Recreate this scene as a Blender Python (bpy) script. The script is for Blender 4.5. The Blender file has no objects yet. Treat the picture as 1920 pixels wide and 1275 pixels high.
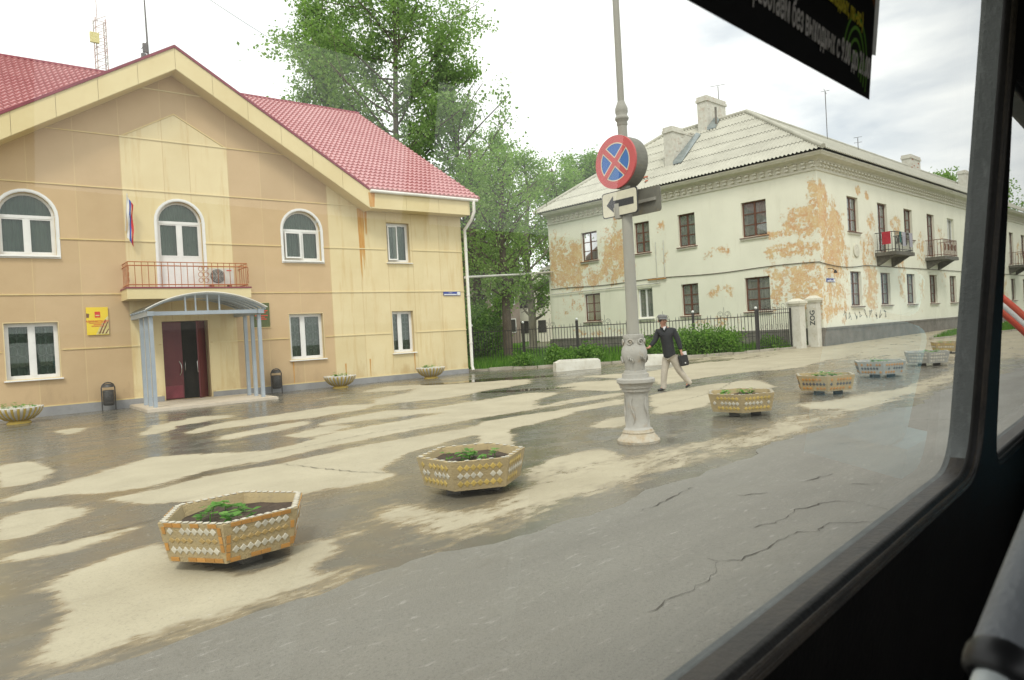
import bpy, math, random
import numpy as np
from mathutils import Vector, Matrix
random.seed(7); np.random.seed(7)
PI = math.pi
SC = bpy.context.scene
COL = SC.collection
R = math.radians

# ---------------------------------------------------------------- camera
EYE = 1.55
cam_d = bpy.data.cameras.new('camera'); CAM = bpy.data.objects.new('camera', cam_d); COL.objects.link(CAM)
yaw, pitch, roll = 0.82929373, -0.01131038, -0.0545138
Fw = Vector((math.cos(yaw)*math.cos(pitch), math.sin(yaw)*math.cos(pitch), math.sin(pitch)))
r0 = Vector((math.sin(yaw), -math.cos(yaw), 0)); u0 = r0.cross(Fw)
Rt = r0*math.cos(roll) + u0*math.sin(roll); Up = -r0*math.sin(roll) + u0*math.cos(roll)
m3 = Matrix((Rt, Up, -Fw)).transposed()
CAM.matrix_world = Matrix.Translation((0, 0, EYE)) @ m3.to_4x4()
cam_d.sensor_width = 36.0; cam_d.sensor_fit = 'HORIZONTAL'
cam_d.lens = 1304.477/1920*36.0
cam_d.clip_start = 0.02; cam_d.clip_end = 2500
cam_d.dof.use_dof = True; cam_d.dof.focus_distance = 22.0; cam_d.dof.aperture_fstop = 7.0
SC.camera = CAM

# ---------------------------------------------------------------- sky, sun, exposure
SUN_EL, SUN_AZ = R(52), R(222)          # direction towards the sun (azimuth from +X, counter-clockwise)
W = bpy.data.worlds.new('World'); SC.world = W; W.use_nodes = True
nt = W.node_tree; nt.nodes.clear(); N = nt.nodes.new; Lk = nt.links.new
out = N('ShaderNodeOutputWorld'); bg = N('ShaderNodeBackground'); bg.inputs[1].default_value = 0.11
sky = N('ShaderNodeTexSky'); sky.sky_type = 'NISHITA'; sky.sun_disc = False
sky.sun_elevation = SUN_EL; sky.sun_rotation = PI/2 - SUN_AZ; sky.dust_density = 2.0
tc = N('ShaderNodeTexCoord'); mp = N('ShaderNodeMapping'); mp.inputs['Scale'].default_value = (1.0, 1.0, 3.2); mp.inputs['Rotation'].default_value = (0, 0, R(27))
nz = N('ShaderNodeTexNoise'); nz.inputs['Scale'].default_value = 2.3; nz.inputs['Detail'].default_value = 7; nz.inputs['Roughness'].default_value = .55
nz.inputs['Distortion'].default_value = .5
cr = N('ShaderNodeValToRGB'); cr.color_ramp.elements[0].position = .26; cr.color_ramp.elements[0].color = (.5, .5, .5, 1)
cr.color_ramp.elements[1].position = .46; cr.color_ramp.elements[1].color = (1, 1, 1, 1)
nz2 = N('ShaderNodeTexNoise'); nz2.inputs['Scale'].default_value = 3.6; nz2.inputs['Detail'].default_value = 6; nz2.inputs['Distortion'].default_value = .8
cr2 = N('ShaderNodeValToRGB'); cr2.color_ramp.elements[0].position = .32; cr2.color_ramp.elements[0].color = (9.5, 9.85, 10.15, 1)
cr2.color_ramp.elements[1].position = .58; cr2.color_ramp.elements[1].color = (11.6, 11.75, 11.7, 1)
mx = N('ShaderNodeMix'); mx.data_type = 'RGBA'
Lk(tc.outputs['Generated'], mp.inputs[0]); Lk(mp.outputs[0], nz.inputs['Vector']); Lk(mp.outputs[0], nz2.inputs['Vector'])
Lk(nz.outputs[0], cr.inputs[0]); Lk(nz2.outputs[0], cr2.inputs[0])
Lk(cr.outputs[0], mx.inputs[0]); Lk(sky.outputs[0], mx.inputs[6]); Lk(cr2.outputs[0], mx.inputs[7])
Lk(mx.outputs[2], bg.inputs[0]); Lk(bg.outputs[0], out.inputs[0])

sd = bpy.data.lights.new('sun', 'SUN'); sd.energy = 1.5; sd.angle = R(12); sd.color = (1, .96, .88)
SUN = bpy.data.objects.new('sun', sd); COL.objects.link(SUN)
sv = Vector((math.cos(SUN_EL)*math.cos(SUN_AZ), math.cos(SUN_EL)*math.sin(SUN_AZ), math.sin(SUN_EL)))
SUN.rotation_euler = (-sv).to_track_quat('-Z', 'Y').to_euler(); SUN.location = sv*60
SC.view_settings.view_transform = 'Standard'; SC.view_settings.look = 'None'
SC.view_settings.exposure = 0.22; SC.view_settings.gamma = 1.0
SC.render.engine = 'CYCLES'
SC.cycles.max_bounces = 7; SC.cycles.diffuse_bounces = 4; SC.cycles.glossy_bounces = 3
SC.cycles.transparent_max_bounces = 24; SC.cycles.transmission_bounces = 4
SC.cycles.use_denoising = True
SC.cycles.caustics_reflective = False; SC.cycles.caustics_refractive = False

# ---------------------------------------------------------------- materials
MT = {}
def newmat(name):
    m = bpy.data.materials.new(name); m.use_nodes = True
    m.node_tree.nodes.clear(); MT[name] = m
    return m, m.node_tree.nodes.new, m.node_tree.links.new
def mixc(N, L, f, a, b, blend='MIX'):
    x = N('ShaderNodeMix'); x.data_type = 'RGBA'; x.blend_type = blend
    for i, v in ((0, f), (6, a), (7, b)):
        if hasattr(v, 'links') or hasattr(v, 'is_linked'): L(v, x.inputs[i])
        else: x.inputs[i].default_value = v if i == 0 else (*v, 1) if len(v) == 3 else v
    return x.outputs[2]
def noise(N, L, scale, detail=4, rough=.55, vec=None, dist=0, stretch=None):
    n = N('ShaderNodeTexNoise'); n.inputs['Scale'].default_value = scale; n.inputs['Detail'].default_value = detail
    n.inputs['Roughness'].default_value = rough; n.inputs['Distortion'].default_value = dist
    if vec is None:
        t = N('ShaderNodeTexCoord'); vec = t.outputs['Object']
    if stretch:
        mp = N('ShaderNodeMapping'); mp.inputs['Scale'].default_value = stretch; L(vec, mp.inputs[0]); vec = mp.outputs[0]
    L(vec, n.inputs['Vector'])
    return n.outputs[0]
def ramp(N, L, f, a, b, ca=(0, 0, 0), cb=(1, 1, 1)):
    if b > 1:                     # ramps stop at 1: halve the range
        h = N('ShaderNodeMath'); h.operation = 'MULTIPLY'; h.inputs[1].default_value = .5; L(f, h.inputs[0]); f = h.outputs[0]; a, b = a/2, b/2
    r = N('ShaderNodeValToRGB'); e = r.color_ramp.elements
    e[0].position = a; e[1].position = b; e[0].color = (*ca, 1); e[1].color = (*cb, 1)
    L(f, r.inputs[0]); return r.outputs[0]
def varied(N, L, col, k):
    """each piece a little lighter or darker than its neighbours"""
    oi = N('ShaderNodeObjectInfo'); m_ = N('ShaderNodeMapRange'); m_.inputs['To Min'].default_value = 1-k; m_.inputs['To Max'].default_value = 1+k; L(oi.outputs['Random'], m_.inputs[0])
    h = N('ShaderNodeHueSaturation'); L(m_.outputs[0], h.inputs['Value']); L(col, h.inputs['Color']); return h.outputs[0]
def splashed(N, L, col, c):
    """mud splashes and rust along the foot of a wall, ragged at the top"""
    t = N('ShaderNodeTexCoord'); s = N('ShaderNodeSeparateXYZ'); L(t.outputs['Object'], s.inputs[0])
    n = noise(N, L, 2.4, 7, .7, t.outputs['Object'], stretch=(1, 1, .35))
    a = N('ShaderNodeMath'); a.operation = 'MULTIPLY_ADD'; a.inputs[1].default_value = -.34; L(s.outputs[2], a.inputs[0]); L(n, a.inputs[2])
    f = ramp(N, L, a.outputs[0], .30, .52, (0,)*3, (.5,)*3); return mixc(N, L, f, col, c)
def pm(name, c1, c2=None, scale=3, rough=.7, bump=0, bscale=40, metal=0, spec=.4, c3=None, s3=25, f3=.4, stretch=None, lo=.35, hi=.65, vary=0, splash=None):
    """procedural paint/stone/metal: two tones in a noise, a finer third tone, fine relief"""
    m, N, L = newmat(name)
    o = N('ShaderNodeOutputMaterial'); p = N('ShaderNodeBsdfPrincipled'); L(p.outputs[0], o.inputs[0])
    p.inputs['Roughness'].default_value = rough; p.inputs['Metallic'].default_value = metal
    p.inputs['Specular IOR Level'].default_value = spec
    if c2 is None: c2 = tuple(v*.82 for v in c1)
    f = ramp(N, L, noise(N, L, scale, 6, .6, stretch=stretch), lo, hi)
    col = mixc(N, L, f, c1, c2)
    if c3:
        g = ramp(N, L, noise(N, L, s3, 5, .65, stretch=stretch), .55, .75)
        x = N('ShaderNodeMath'); x.operation = 'MULTIPLY'; x.inputs[1].default_value = f3; L(g, x.inputs[0])
        col = mixc(N, L, x.outputs[0], col, c3)
    if splash: col = splashed(N, L, col, splash)
    if vary: col = varied(N, L, col, vary)
    L(col, p.inputs['Base Color'])
    if bump:
        b = N('ShaderNodeBump'); b.inputs['Strength'].default_value = bump; b.inputs['Distance'].default_value = .02
        L(noise(N, L, bscale, 5, .6), b.inputs['Height']); L(b.outputs[0], p.inputs['Normal'])
    return m

# ---------------------------------------------------------------- mesh helpers
class MB:
    def __init__(s): s.v = []; s.f = []; s.sm = []
    def add(s, vs, fs, smooth=False):
        b = len(s.v); s.v += [tuple(v) for v in vs]
        s.f += [tuple(b+i for i in f) for f in fs]; s.sm += [smooth]*len(fs)
        return s
    def box(s, x0, x1, y0, y1, z0, z1):
        v = [(x0,y0,z0),(x1,y0,z0),(x1,y1,z0),(x0,y1,z0),(x0,y0,z1),(x1,y0,z1),(x1,y1,z1),(x0,y1,z1)]
        return s.add(v, [(0,3,2,1),(4,5,6,7),(0,1,5,4),(1,2,6,5),(2,3,7,6),(3,0,4,7)])
    def hexa(s, lo, hi):      # four lower and four upper corners, same winding
        return s.add(list(lo)+list(hi), [(0,3,2,1),(4,5,6,7),(0,1,5,4),(1,2,6,5),(2,3,7,6),(3,0,4,7)])
    def prism(s, poly, a, b, axis='y'):   # poly in the plane across the axis, extruded a..b
        n = len(poly)
        def P(p, t): return {'y': (p[0], t, p[1]), 'x': (t, p[0], p[1]), 'z': (p[0], p[1], t)}[axis]
        v = [P(p, a) for p in poly] + [P(p, b) for p in poly]
        return s.add(v, [tuple(range(n-1, -1, -1)), tuple(range(n, 2*n))] + [(i, (i+1) % n, n+(i+1) % n, n+i) for i in range(n)])
    def tube(s, pts, r, n=8, caps=True, smooth=True):
        pts = [Vector(p) for p in pts]; rr = r if isinstance(r, (list, tuple)) else [r]*len(pts)
        rings = []; up = None
        for i, p in enumerate(pts):
            d = (pts[min(i+1, len(pts)-1)] - pts[max(i-1, 0)])
            d = d.normalized() if d.length > 1e-9 else Vector((0, 0, 1))
            if up is None: up = Vector((0, 0, 1)) if abs(d.z) < .9 else Vector((1, 0, 0))
            a = d.cross(up); a = a.normalized() if a.length > 1e-6 else d.orthogonal().normalized()
            b = a.cross(d).normalized(); up = b
            rings.append([p + (a*math.cos(2*PI*k/n) + b*math.sin(2*PI*k/n))*rr[i] for k in range(n)])
        v = [q for g in rings for q in g]; f = []
        for i in range(len(rings)-1):
            for k in range(n): f.append((i*n+k, i*n+(k+1) % n, (i+1)*n+(k+1) % n, (i+1)*n+k))
        s.add(v, f, smooth)
        if caps: s.add(rings[0], [tuple(range(n))]); s.add(rings[-1], [tuple(range(n-1, -1, -1))])
        return s
    def lathe(s, prof, n=24, c=(0, 0, 0), smooth=True, flute=0, nf=0, sharp=False):
        if sharp:                 # break the shading where the profile turns hard
            part = [prof[0], prof[1]]
            for i in range(2, len(prof)):
                a = Vector((prof[i-1][0]-prof[i-2][0], prof[i-1][1]-prof[i-2][1])); b = Vector((prof[i][0]-prof[i-1][0], prof[i][1]-prof[i-1][1]))
                if a.length > 1e-9 and b.length > 1e-9 and a.angle(b) > .55:
                    s._lathe(part, n, c, smooth, 0, 0, False); part = [prof[i-1]]
                part.append(prof[i])
            return s._lathe(part, n, c, smooth, 0, 0, False)
        return s._lathe(prof, n, c, smooth, flute, nf)
    def _lathe(s, prof, n, c, smooth, flute, nf, caps=True):
        v = []; f = []
        for (r, z) in prof:
            for k in range(n):
                a = 2*PI*k/n; q = r*(1+flute*math.cos(nf*a)) if nf else r
                v.append((c[0]+q*math.cos(a), c[1]+q*math.sin(a), c[2]+z))
        for i in range(len(prof)-1):
            for k in range(n): f.append((i*n+k, i*n+(k+1) % n, (i+1)*n+(k+1) % n, (i+1)*n+k))
        s.add(v, f, smooth)
        m = len(prof)
        if not caps: return s
        s.add(v[:n], [tuple(range(n-1, -1, -1))]); s.add(v[(m-1)*n:], [tuple(range(n))])
        return s
    def build(s, name, mat, parent=None, loc=None, rot=None, label=None):
        me = bpy.data.meshes.new(name); me.from_pydata(s.v, [], s.f)
        me.polygons.foreach_set('use_smooth', s.sm); me.update()
        return link(name, me, mat, parent, loc, rot, label)
def link(name, me, mat, parent=None, loc=None, rot=None, label=None):
    if mat is not None and not me.materials: me.materials.append(MT[mat] if isinstance(mat, str) else mat)
    o = bpy.data.objects.new(name, me); COL.objects.link(o)
    if parent: o.parent = parent
    if loc is not None: o.location = loc
    if rot is not None: o.rotation_euler = rot
    if label: o['label'] = label
    return o
def tag(o, label, cat, group=None):
    o['label'] = label; o['category'] = cat
    if group: o['group'] = group
    return o
def thing(name, label, cat, loc=(0, 0, 0), rz=0, group=None):
    o = bpy.data.objects.new(name, None); COL.objects.link(o); o.empty_display_size = .2
    o.location = loc; o.rotation_euler = (0, 0, rz)
    return tag(o, label, cat, group)
def struct(o, kind='structure'): o['kind'] = kind; return o
def copy_tree(o, parent=None):
    c = o.copy(); COL.objects.link(c); c.parent = parent
    for ch in list(o.children): copy_tree(ch, c)
    return c
def text_mesh(body, size, mat, parent, name='lettering', loc=(0,0,0), rot=(0,0,0), align='LEFT', depth=.001, mtx=None, space=1.0, width=1.0, bold=0):
    cu = bpy.data.curves.new(name, 'FONT'); cu.body = body; cu.size = size; cu.extrude = depth; cu.align_x = align
    cu.space_character = space; cu.offset = bold; cu.resolution_u = 3
    t = bpy.data.objects.new(name, cu); COL.objects.link(t)
    me = bpy.data.meshes.new_from_object(t.evaluated_get(bpy.context.evaluated_depsgraph_get()))
    bpy.data.objects.remove(t); bpy.data.curves.remove(cu)
    if width != 1:
        for v in me.vertices: v.co.x *= width
    me.materials.clear()
    o = link(name, me, mat, parent, loc, rot)
    if mtx is not None: o.matrix_local = mtx
    return o

KS = 0.006                       # the plaza climbs gently along the street
def gz(x): return KS*max(-30, min(95, x))
def on(x, y, dz=0): return (x, y, gz(x)+dz)
# ---------------------------------------------------------------- material list
pm('facade_tan', (.55,.395,.225), (.59,.43,.25), 1.2, .75, .25, 260, c3=(.48,.34,.19), s3=60, f3=.4, vary=.045, splash=(.42,.30,.17))
def facade_light():
    m, N, L = newmat('facade_light'); o = N('ShaderNodeOutputMaterial'); p = N('ShaderNodeBsdfPrincipled'); L(p.outputs[0], o.inputs[0])
    p.inputs['Roughness'].default_value = .5; p.inputs['Specular IOR Level'].default_value = .35
    col = mixc(N, L, ramp(N, L, noise(N, L, .9, 5), .35, .65), (.74,.63,.38), (.69,.57,.325))
    st = ramp(N, L, noise(N, L, 2.2, 6, .65, stretch=(1.6, 1.6, .16)), .52, .74)      # rain streaks and dust
    x = N('ShaderNodeMath'); x.operation = 'MULTIPLY'; x.inputs[1].default_value = .65; L(st, x.inputs[0])
    col = mixc(N, L, x.outputs[0], col, (.56,.37,.14))
    L(varied(N, L, splashed(N, L, col, (.50,.33,.14)), .035), p.inputs['Base Color'])
facade_light()
pm('rust_streak', (.55,.24,.05), (.62,.40,.14), 4, .8, stretch=(3,3,.4), lo=.3, hi=.7)
pm('joint_light', (.76,.66,.40), (.72,.61,.35), 3, .6)
pm('joint_seam', (.64,.50,.28), (.60,.46,.25), 3, .7)
pm('joint_yellow', (.66,.50,.22), (.70,.57,.30), 5, .6)
pm('fascia_cream', (.74,.63,.36), (.68,.56,.30), .8, .5, c3=(.60,.47,.24), s3=4, f3=.25)
pm('tile_red', (.50,.225,.23), (.55,.28,.28), .7, .34, spec=.9, c3=(.40,.17,.17), s3=6, f3=.5)
pm('trim_maroon', (.20,.035,.05), (.26,.05,.07), 3, .4)
pm('white_pvc', (.82,.82,.80), (.76,.76,.74), 3, .35, c3=(.66,.64,.58), s3=9, f3=.3)
pm('white_metal', (.78,.77,.72), (.70,.69,.63), 2, .45, c3=(.55,.50,.40), s3=12, f3=.3)
pm('plinth_grey', (.33,.33,.33), (.27,.27,.275), 2.5, .7, .3, 60, c3=(.20,.19,.17), s3=8, f3=.4)
pm('blind', (.46,.52,.45), (.38,.44,.38), 3, .9)
pm('curtain', (.72,.72,.66), (.58,.58,.53), 4, .9, vary=.2)
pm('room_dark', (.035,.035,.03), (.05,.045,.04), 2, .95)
pm('grille_white', (.74,.76,.74), None, 5, .5)
pm('rail_orange', (.45,.155,.045), (.36,.11,.03), 9, .5, c3=(.24,.07,.03), s3=40, f3=.5)
pm('canopy_blue', (.37,.42,.47), (.32,.37,.42), 3, .4, c3=(.25,.28,.30), s3=25, f3=.3)
pm('door_red', (.105,.012,.018), (.14,.02,.024), 2, .35, spec=.5, c3=(.07,.01,.012), s3=14, f3=.4)
pm('chrome', (.62,.60,.56), None, 6, .25, metal=1)
pm('porch_stone', (.62,.55,.45), (.54,.47,.37), 3, .55, .2, 50, c3=(.40,.35,.27), s3=20, f3=.4)
pm('ac_white', (.70,.68,.62), (.62,.60,.54), 4, .5)
pm('ac_dark', (.10,.10,.10), None, 8, .6)
pm('bin_metal', (.10,.095,.09), (.06,.058,.055), 8, .5, metal=.3, c3=(.2,.17,.14), s3=30, f3=.4)
pm('bowl_white', (.62,.60,.54), (.52,.49,.42), 6, .8, .4, 60, c3=(.35,.31,.25), s3=20, f3=.4)
pm('bowl_yellow', (.60,.43,.09), (.50,.36,.09), 6, .75, .3, 60, c3=(.34,.25,.10), s3=22, f3=.4)
pm('soil', (.055,.038,.026), (.09,.062,.042), 12, .95, .8, 60)
pm('concrete', (.47,.37,.20), (.40,.32,.18), 5, .85, .5, 70, c3=(.25,.21,.15), s3=18, f3=.5)
pm('concrete_grey', (.44,.44,.40), (.36,.36,.33), 5, .85, .5, 70, c3=(.22,.21,.18), s3=18, f3=.5)
pm('barrier_white', (.68,.67,.60), (.58,.56,.48), 3, .85, .4, 50, c3=(.42,.35,.22), s3=7, f3=.6)
pm('mosaic_white', (.64,.61,.52), (.52,.49,.40), 14, .4, vary=.12)
pm('mosaic_orange', (.56,.28,.06), (.47,.24,.07), 14, .4, vary=.15)
pm('mosaic_yellow', (.60,.45,.12), (.50,.36,.11), 14, .4, vary=.15)
pm('mosaic_dark', (.09,.085,.09), (.14,.13,.13), 14, .35)
pm('mosaic_ochre', (.47,.33,.12), (.40,.28,.11), 14, .5)
pm('lamp_grey', (.46,.45,.41), (.40,.385,.345), 5, .6, .5, 50, c3=(.40,.27,.14), s3=9, f3=.55)
pm('lamp_rusty', (.52,.49,.41), (.46,.38,.26), 9, .8, .6, 40, c3=(.34,.19,.08), s3=18, f3=.55)
pm('lamp_pole', (.37,.36,.31), (.31,.30,.26), 3, .6, .2, 90, c3=(.40,.33,.24), s3=7, f3=.35, stretch=(1,1,.3))
pm('sign_red', (.56,.085,.085), (.48,.09,.085), 3, .45)
pm('sign_blue', (.03,.12,.42), (.04,.15,.40), 3, .35)
pm('sign_cream', (.66,.63,.48), (.56,.53,.41), 5, .5, c3=(.42,.38,.28), s3=9, f3=.4)
pm('sign_black', (.03,.03,.03), None, 5, .45)
pm('sign_back', (.20,.195,.16), (.15,.145,.12), 6, .6, c3=(.30,.24,.12), s3=10, f3=.5)
pm('plaque_yellow', (.85,.60,.02), (.80,.62,.05), 1.5, .4)
pm('plaque_red', (.70,.06,.03), None, 3, .4)
pm('plaque_pale', (.78,.70,.36), (.55,.46,.16), 8, .4)
pm('plaque_brown', (.22,.10,.05), None, 6, .4)
pm('plaque_green', (.07,.10,.025), (.10,.12,.03), 5, .4)
pm('address_blue', (.03,.06,.33), None, 5, .35)
pm('address_white', (.82,.84,.85), None, 5, .35)
pm('flag_white', (.80,.80,.80), None, 3, .8); pm('flag_blue', (.05,.10,.42), None, 3, .8); pm('flag_red', (.62,.04,.04), None, 3, .8)
pm('cornice', (.74,.715,.60), (.65,.63,.52), 2.5, .85, .4, 40, c3=(.42,.39,.31), s3=9, f3=.5)
pm('slate_roof', (.53,.52,.44), (.45,.44,.37), 1.1, .9, .3, 40, c3=(.30,.28,.23), s3=5, f3=.45, vary=.05)
pm('flashing', (.34,.38,.38), (.26,.30,.30), 3, .4, metal=.5, c3=(.2,.15,.1), s3=12, f3=.3)
pm('old_plinth', (.22,.205,.18), (.15,.14,.12), 2, .9, .5, 30, c3=(.30,.27,.22), s3=9, f3=.5)
pm('frame_brown', (.115,.042,.022), (.16,.065,.035), 6, .6, c3=(.22,.12,.07), s3=30, f3=.4)
pm('sash_grey', (.58,.57,.52), (.46,.45,.41), 6, .7)
pm('old_room', (.16,.16,.145), (.10,.10,.09), 1.2, .95)
pm('iron_dark', (.028,.028,.028), (.04,.036,.032), 12, .5, c3=(.09,.05,.03), s3=40, f3=.5)
pm('iron_rust', (.22,.10,.06), (.16,.07,.045), 8, .7)
pm('balcony_old', (.16,.15,.125), (.10,.095,.08), 3, .9, .5, 30, c3=(.36,.34,.27), s3=9, f3=.6)
pm('cable', (.10,.08,.055), None, 5, .7)
pm('pipe_white', (.66,.66,.62), (.52,.50,.45), 3, .5)
pm('pipe_ochre', (.50,.26,.08), None, 5, .6)
pm('graffiti', (.05,.055,.06), (.10,.11,.11), 12, .8); pm('graffiti_green', (.10,.30,.20), None, 12, .8)
pm('bark', (.13,.105,.08), (.08,.062,.045), 4, .95, .8, 18, c3=(.22,.20,.17), s3=9, f3=.5, stretch=(1,1,.3))
pm('bark_pale', (.27,.25,.20), (.17,.155,.12), 4, .95, .6, 18, stretch=(1,1,.3))
pm('far_brick', (.27,.215,.18), (.23,.185,.155), 2, .9, .3, 30)
pm('far_roof', (.20,.20,.20), (.16,.16,.165), 2, .85)
pm('earth', (.16,.14,.09), (.10,.12,.045), 1.5, .95, .5, 20)
pm('asphalt_crack', (.06,.056,.048), (.11,.10,.085), 8, .9)
pm('kerb', (.42,.39,.32), (.33,.30,.24), 3, .9, .5, 40, c3=(.22,.19,.14), s3=9, f3=.5)
pm('skin', (.50,.27,.19), (.46,.24,.17), 8, .55); pm('hair', (.05,.04,.03), None, 20, .7)
pm('jacket', (.014,.015,.017), (.024,.025,.028), 8, .75, .4, 30); pm('trousers', (.52,.47,.40), (.43,.39,.32), 6, .85, .5, 16)
pm('shirt', (.72,.72,.74), None, 6, .8); pm('cap', (.20,.20,.195), (.14,.14,.14), 30, .85); pm('shoe', (.02,.02,.022), None, 8, .45)
pm('bag', (.015,.015,.017), (.03,.03,.03), 8, .6); pm('paper', (.80,.80,.78), None, 3, .7)
pm('bus_black', (.006,.0055,.005), (.009,.008,.007), 5, .6, .15, 60, spec=.12)
pm('bus_rubber', (.012,.0115,.011), (.022,.02,.018), 9, .5, .2, 90, spec=.2)
pm('bus_reveal', (.16,.17,.165), (.11,.12,.115), 7, .6, .2, 80, c3=(.30,.32,.31), s3=30, f3=.4, stretch=(1,1,.4))
pm('bus_strip', (.055,.042,.028), (.028,.023,.018), 14, .45, .2, 60, c3=(.12,.095,.06), s3=25, f3=.5, stretch=(.4,1,1))
pm('bus_roof', (.14,.14,.14), None, 2, .7)
pm('poster_black', (.006,.006,.006), (.010,.009,.009), 3, .5, spec=.1); pm('poster_orange', (.30,.095,.02), (.14,.055,.015), 4, .5, spec=.1)
pm('poster_text', (.66,.62,.58), None, 3, .5); pm('poster_yellow', (.62,.52,.03), None, 3, .5); pm('poster_green', (.12,.30,.02), None, 3, .5)
pm('handle_pad', (.20,.215,.23), (.16,.17,.185), 12, .45, .3, 120); pm('handle_ring', (.012,.012,.013), None, 5, .4); pm('handle_tube', (.62,.66,.66), (.5,.54,.54), 4, .3)
pm('seat_blue', (.22,.60,.74), (.18,.52,.68), 4, .5)
pm('tape_red', (.62,.07,.035), (.55,.09,.04), 4, .5); pm('tape_white', (.80,.80,.78), None, 4, .5)
pm('cloth_red', (.45,.03,.05), None, 5, .9); pm('cloth_teal', (.03,.13,.12), None, 5, .9); pm('cloth_grey', (.34,.33,.38), (.42,.41,.45), 7, .9); pm('cloth_dark', (.03,.03,.03), None, 5, .9)
pm('mast_grey', (.10,.10,.10), (.16,.15,.14), 5, .6); pm('tower_red', (.55,.36,.34), (.62,.58,.56), 1, .7)
pm('brick_red', (.42,.12,.06), (.34,.10,.05), 9, .9, .5, 40)
pm('white_brick', (.66,.65,.58), (.55,.53,.46), 5, .9, .6, 30, c3=(.42,.20,.10), s3=4, f3=.55)

def glass(name, tint, refl=1.0, dirt=0.0, ior=1.5, rough=.0, dirtcol=(.8,.8,.78), dust='ShaderNodeBsdfTranslucent'):
    """a thin pane: see-through, Fresnel mirror, and a film of dust where asked"""
    m, N, L = newmat(name); o = N('ShaderNodeOutputMaterial')
    t = N('ShaderNodeBsdfTransparent'); t.inputs[0].default_value = (*tint, 1)
    g = N('ShaderNodeBsdfGlossy'); g.inputs['Roughness'].default_value = rough
    fr = N('ShaderNodeFresnel'); fr.inputs[0].default_value = ior
    k = N('ShaderNodeMath'); k.operation = 'MULTIPLY'; k.inputs[1].default_value = refl; k.use_clamp = True; L(fr.outputs[0], k.inputs[0])
    mx = N('ShaderNodeMixShader'); L(k.outputs[0], mx.inputs[0]); L(t.outputs[0], mx.inputs[1]); L(g.outputs[0], mx.inputs[2])
    last = mx.outputs[0]
    if dirt:
        d = N(dust); d.inputs[0].default_value = (*dirtcol, 1)
        n = ramp(N, L, noise(N, L, 2.6, 6, .6), .3, .8, (.45,)*3, (1,)*3)
        n2 = ramp(N, L, noise(N, L, 70, 3, .6), .62, .72, (0,)*3, (1,)*3)
        q = N('ShaderNodeMath'); q.operation = 'MULTIPLY'; q.inputs[1].default_value = dirt; L(n, q.inputs[0])
        q2 = N('ShaderNodeMath'); q2.operation = 'MULTIPLY_ADD'; q2.inputs[1].default_value = dirt*.25; L(n2, q2.inputs[0]); L(q.outputs[0], q2.inputs[2])
        m2 = N('ShaderNodeMixShader'); L(q2.outputs[0], m2.inputs[0]); L(last, m2.inputs[1]); L(d.outputs[0], m2.inputs[2]); last = m2.outputs[0]
    L(last, o.inputs[0]); return m
glass('window_glass', (.72,.78,.74), 1.6)
glass('old_glass', (.85,.88,.85), 2.2, .30, dirtcol=(.50,.52,.49), dust='ShaderNodeBsdfDiffuse')
glass('bus_glass', (.99,.998,.958), 1.0, .026, dirtcol=(.92,.95,.90))
glass('canopy_sheet', (.62,.60,.52), .9, .35, dirtcol=(.7,.68,.6))

def stucco():
    m, N, L = newmat('stucco'); o = N('ShaderNodeOutputMaterial'); p = N('ShaderNodeBsdfPrincipled'); L(p.outputs[0], o.inputs[0])
    p.inputs['Roughness'].default_value = .9; p.inputs['Specular IOR Level'].default_value = .2
    at = N('ShaderNodeAttribute'); at.attribute_name = 'peel'
    n1 = noise(N, L, 1.5, 9, .68); n2 = noise(N, L, 7, 7, .7)
    base = mixc(N, L, ramp(N, L, noise(N, L, .6, 5), .35, .65), (.86,.85,.71), (.80,.79,.655))
    base = mixc(N, L, ramp(N, L, noise(N, L, 1.6, 6, .7, stretch=(1.5,1.5,.2)), .55, .85, (0,)*3, (.4,)*3), base, (.50,.47,.33))
    s = N('ShaderNodeMath'); s.operation = 'MULTIPLY_ADD'; s.inputs[1].default_value = 1.15; L(n1, s.inputs[0]); L(at.outputs['Fac'], s.inputs[2])
    s2 = N('ShaderNodeMath'); s2.operation = 'MULTIPLY_ADD'; s2.inputs[1].default_value = .75; L(n2, s2.inputs[0]); L(s.outputs[0], s2.inputs[2])
    mask = ramp(N, L, s2.outputs[0], 1.165, 1.26)
    pc = mixc(N, L, ramp(N, L, noise(N, L, 2.1, 6, .65), .4, .6), (.72,.535,.285), (.66,.39,.20))
    pc = mixc(N, L, ramp(N, L, noise(N, L, 11, 6, .7), .5, .62, (0,)*3, (.85,)*3), pc, (.74,.67,.48))
    col = mixc(N, L, mask, base, pc)
    L(col, p.inputs['Base Color'])
    b = N('ShaderNodeBump'); b.inputs['Strength'].default_value = .5; b.inputs['Distance'].default_value = .02; b.invert = True
    L(mask, b.inputs['Height']); L(b.outputs[0], p.inputs['Normal'])
stucco()

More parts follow.
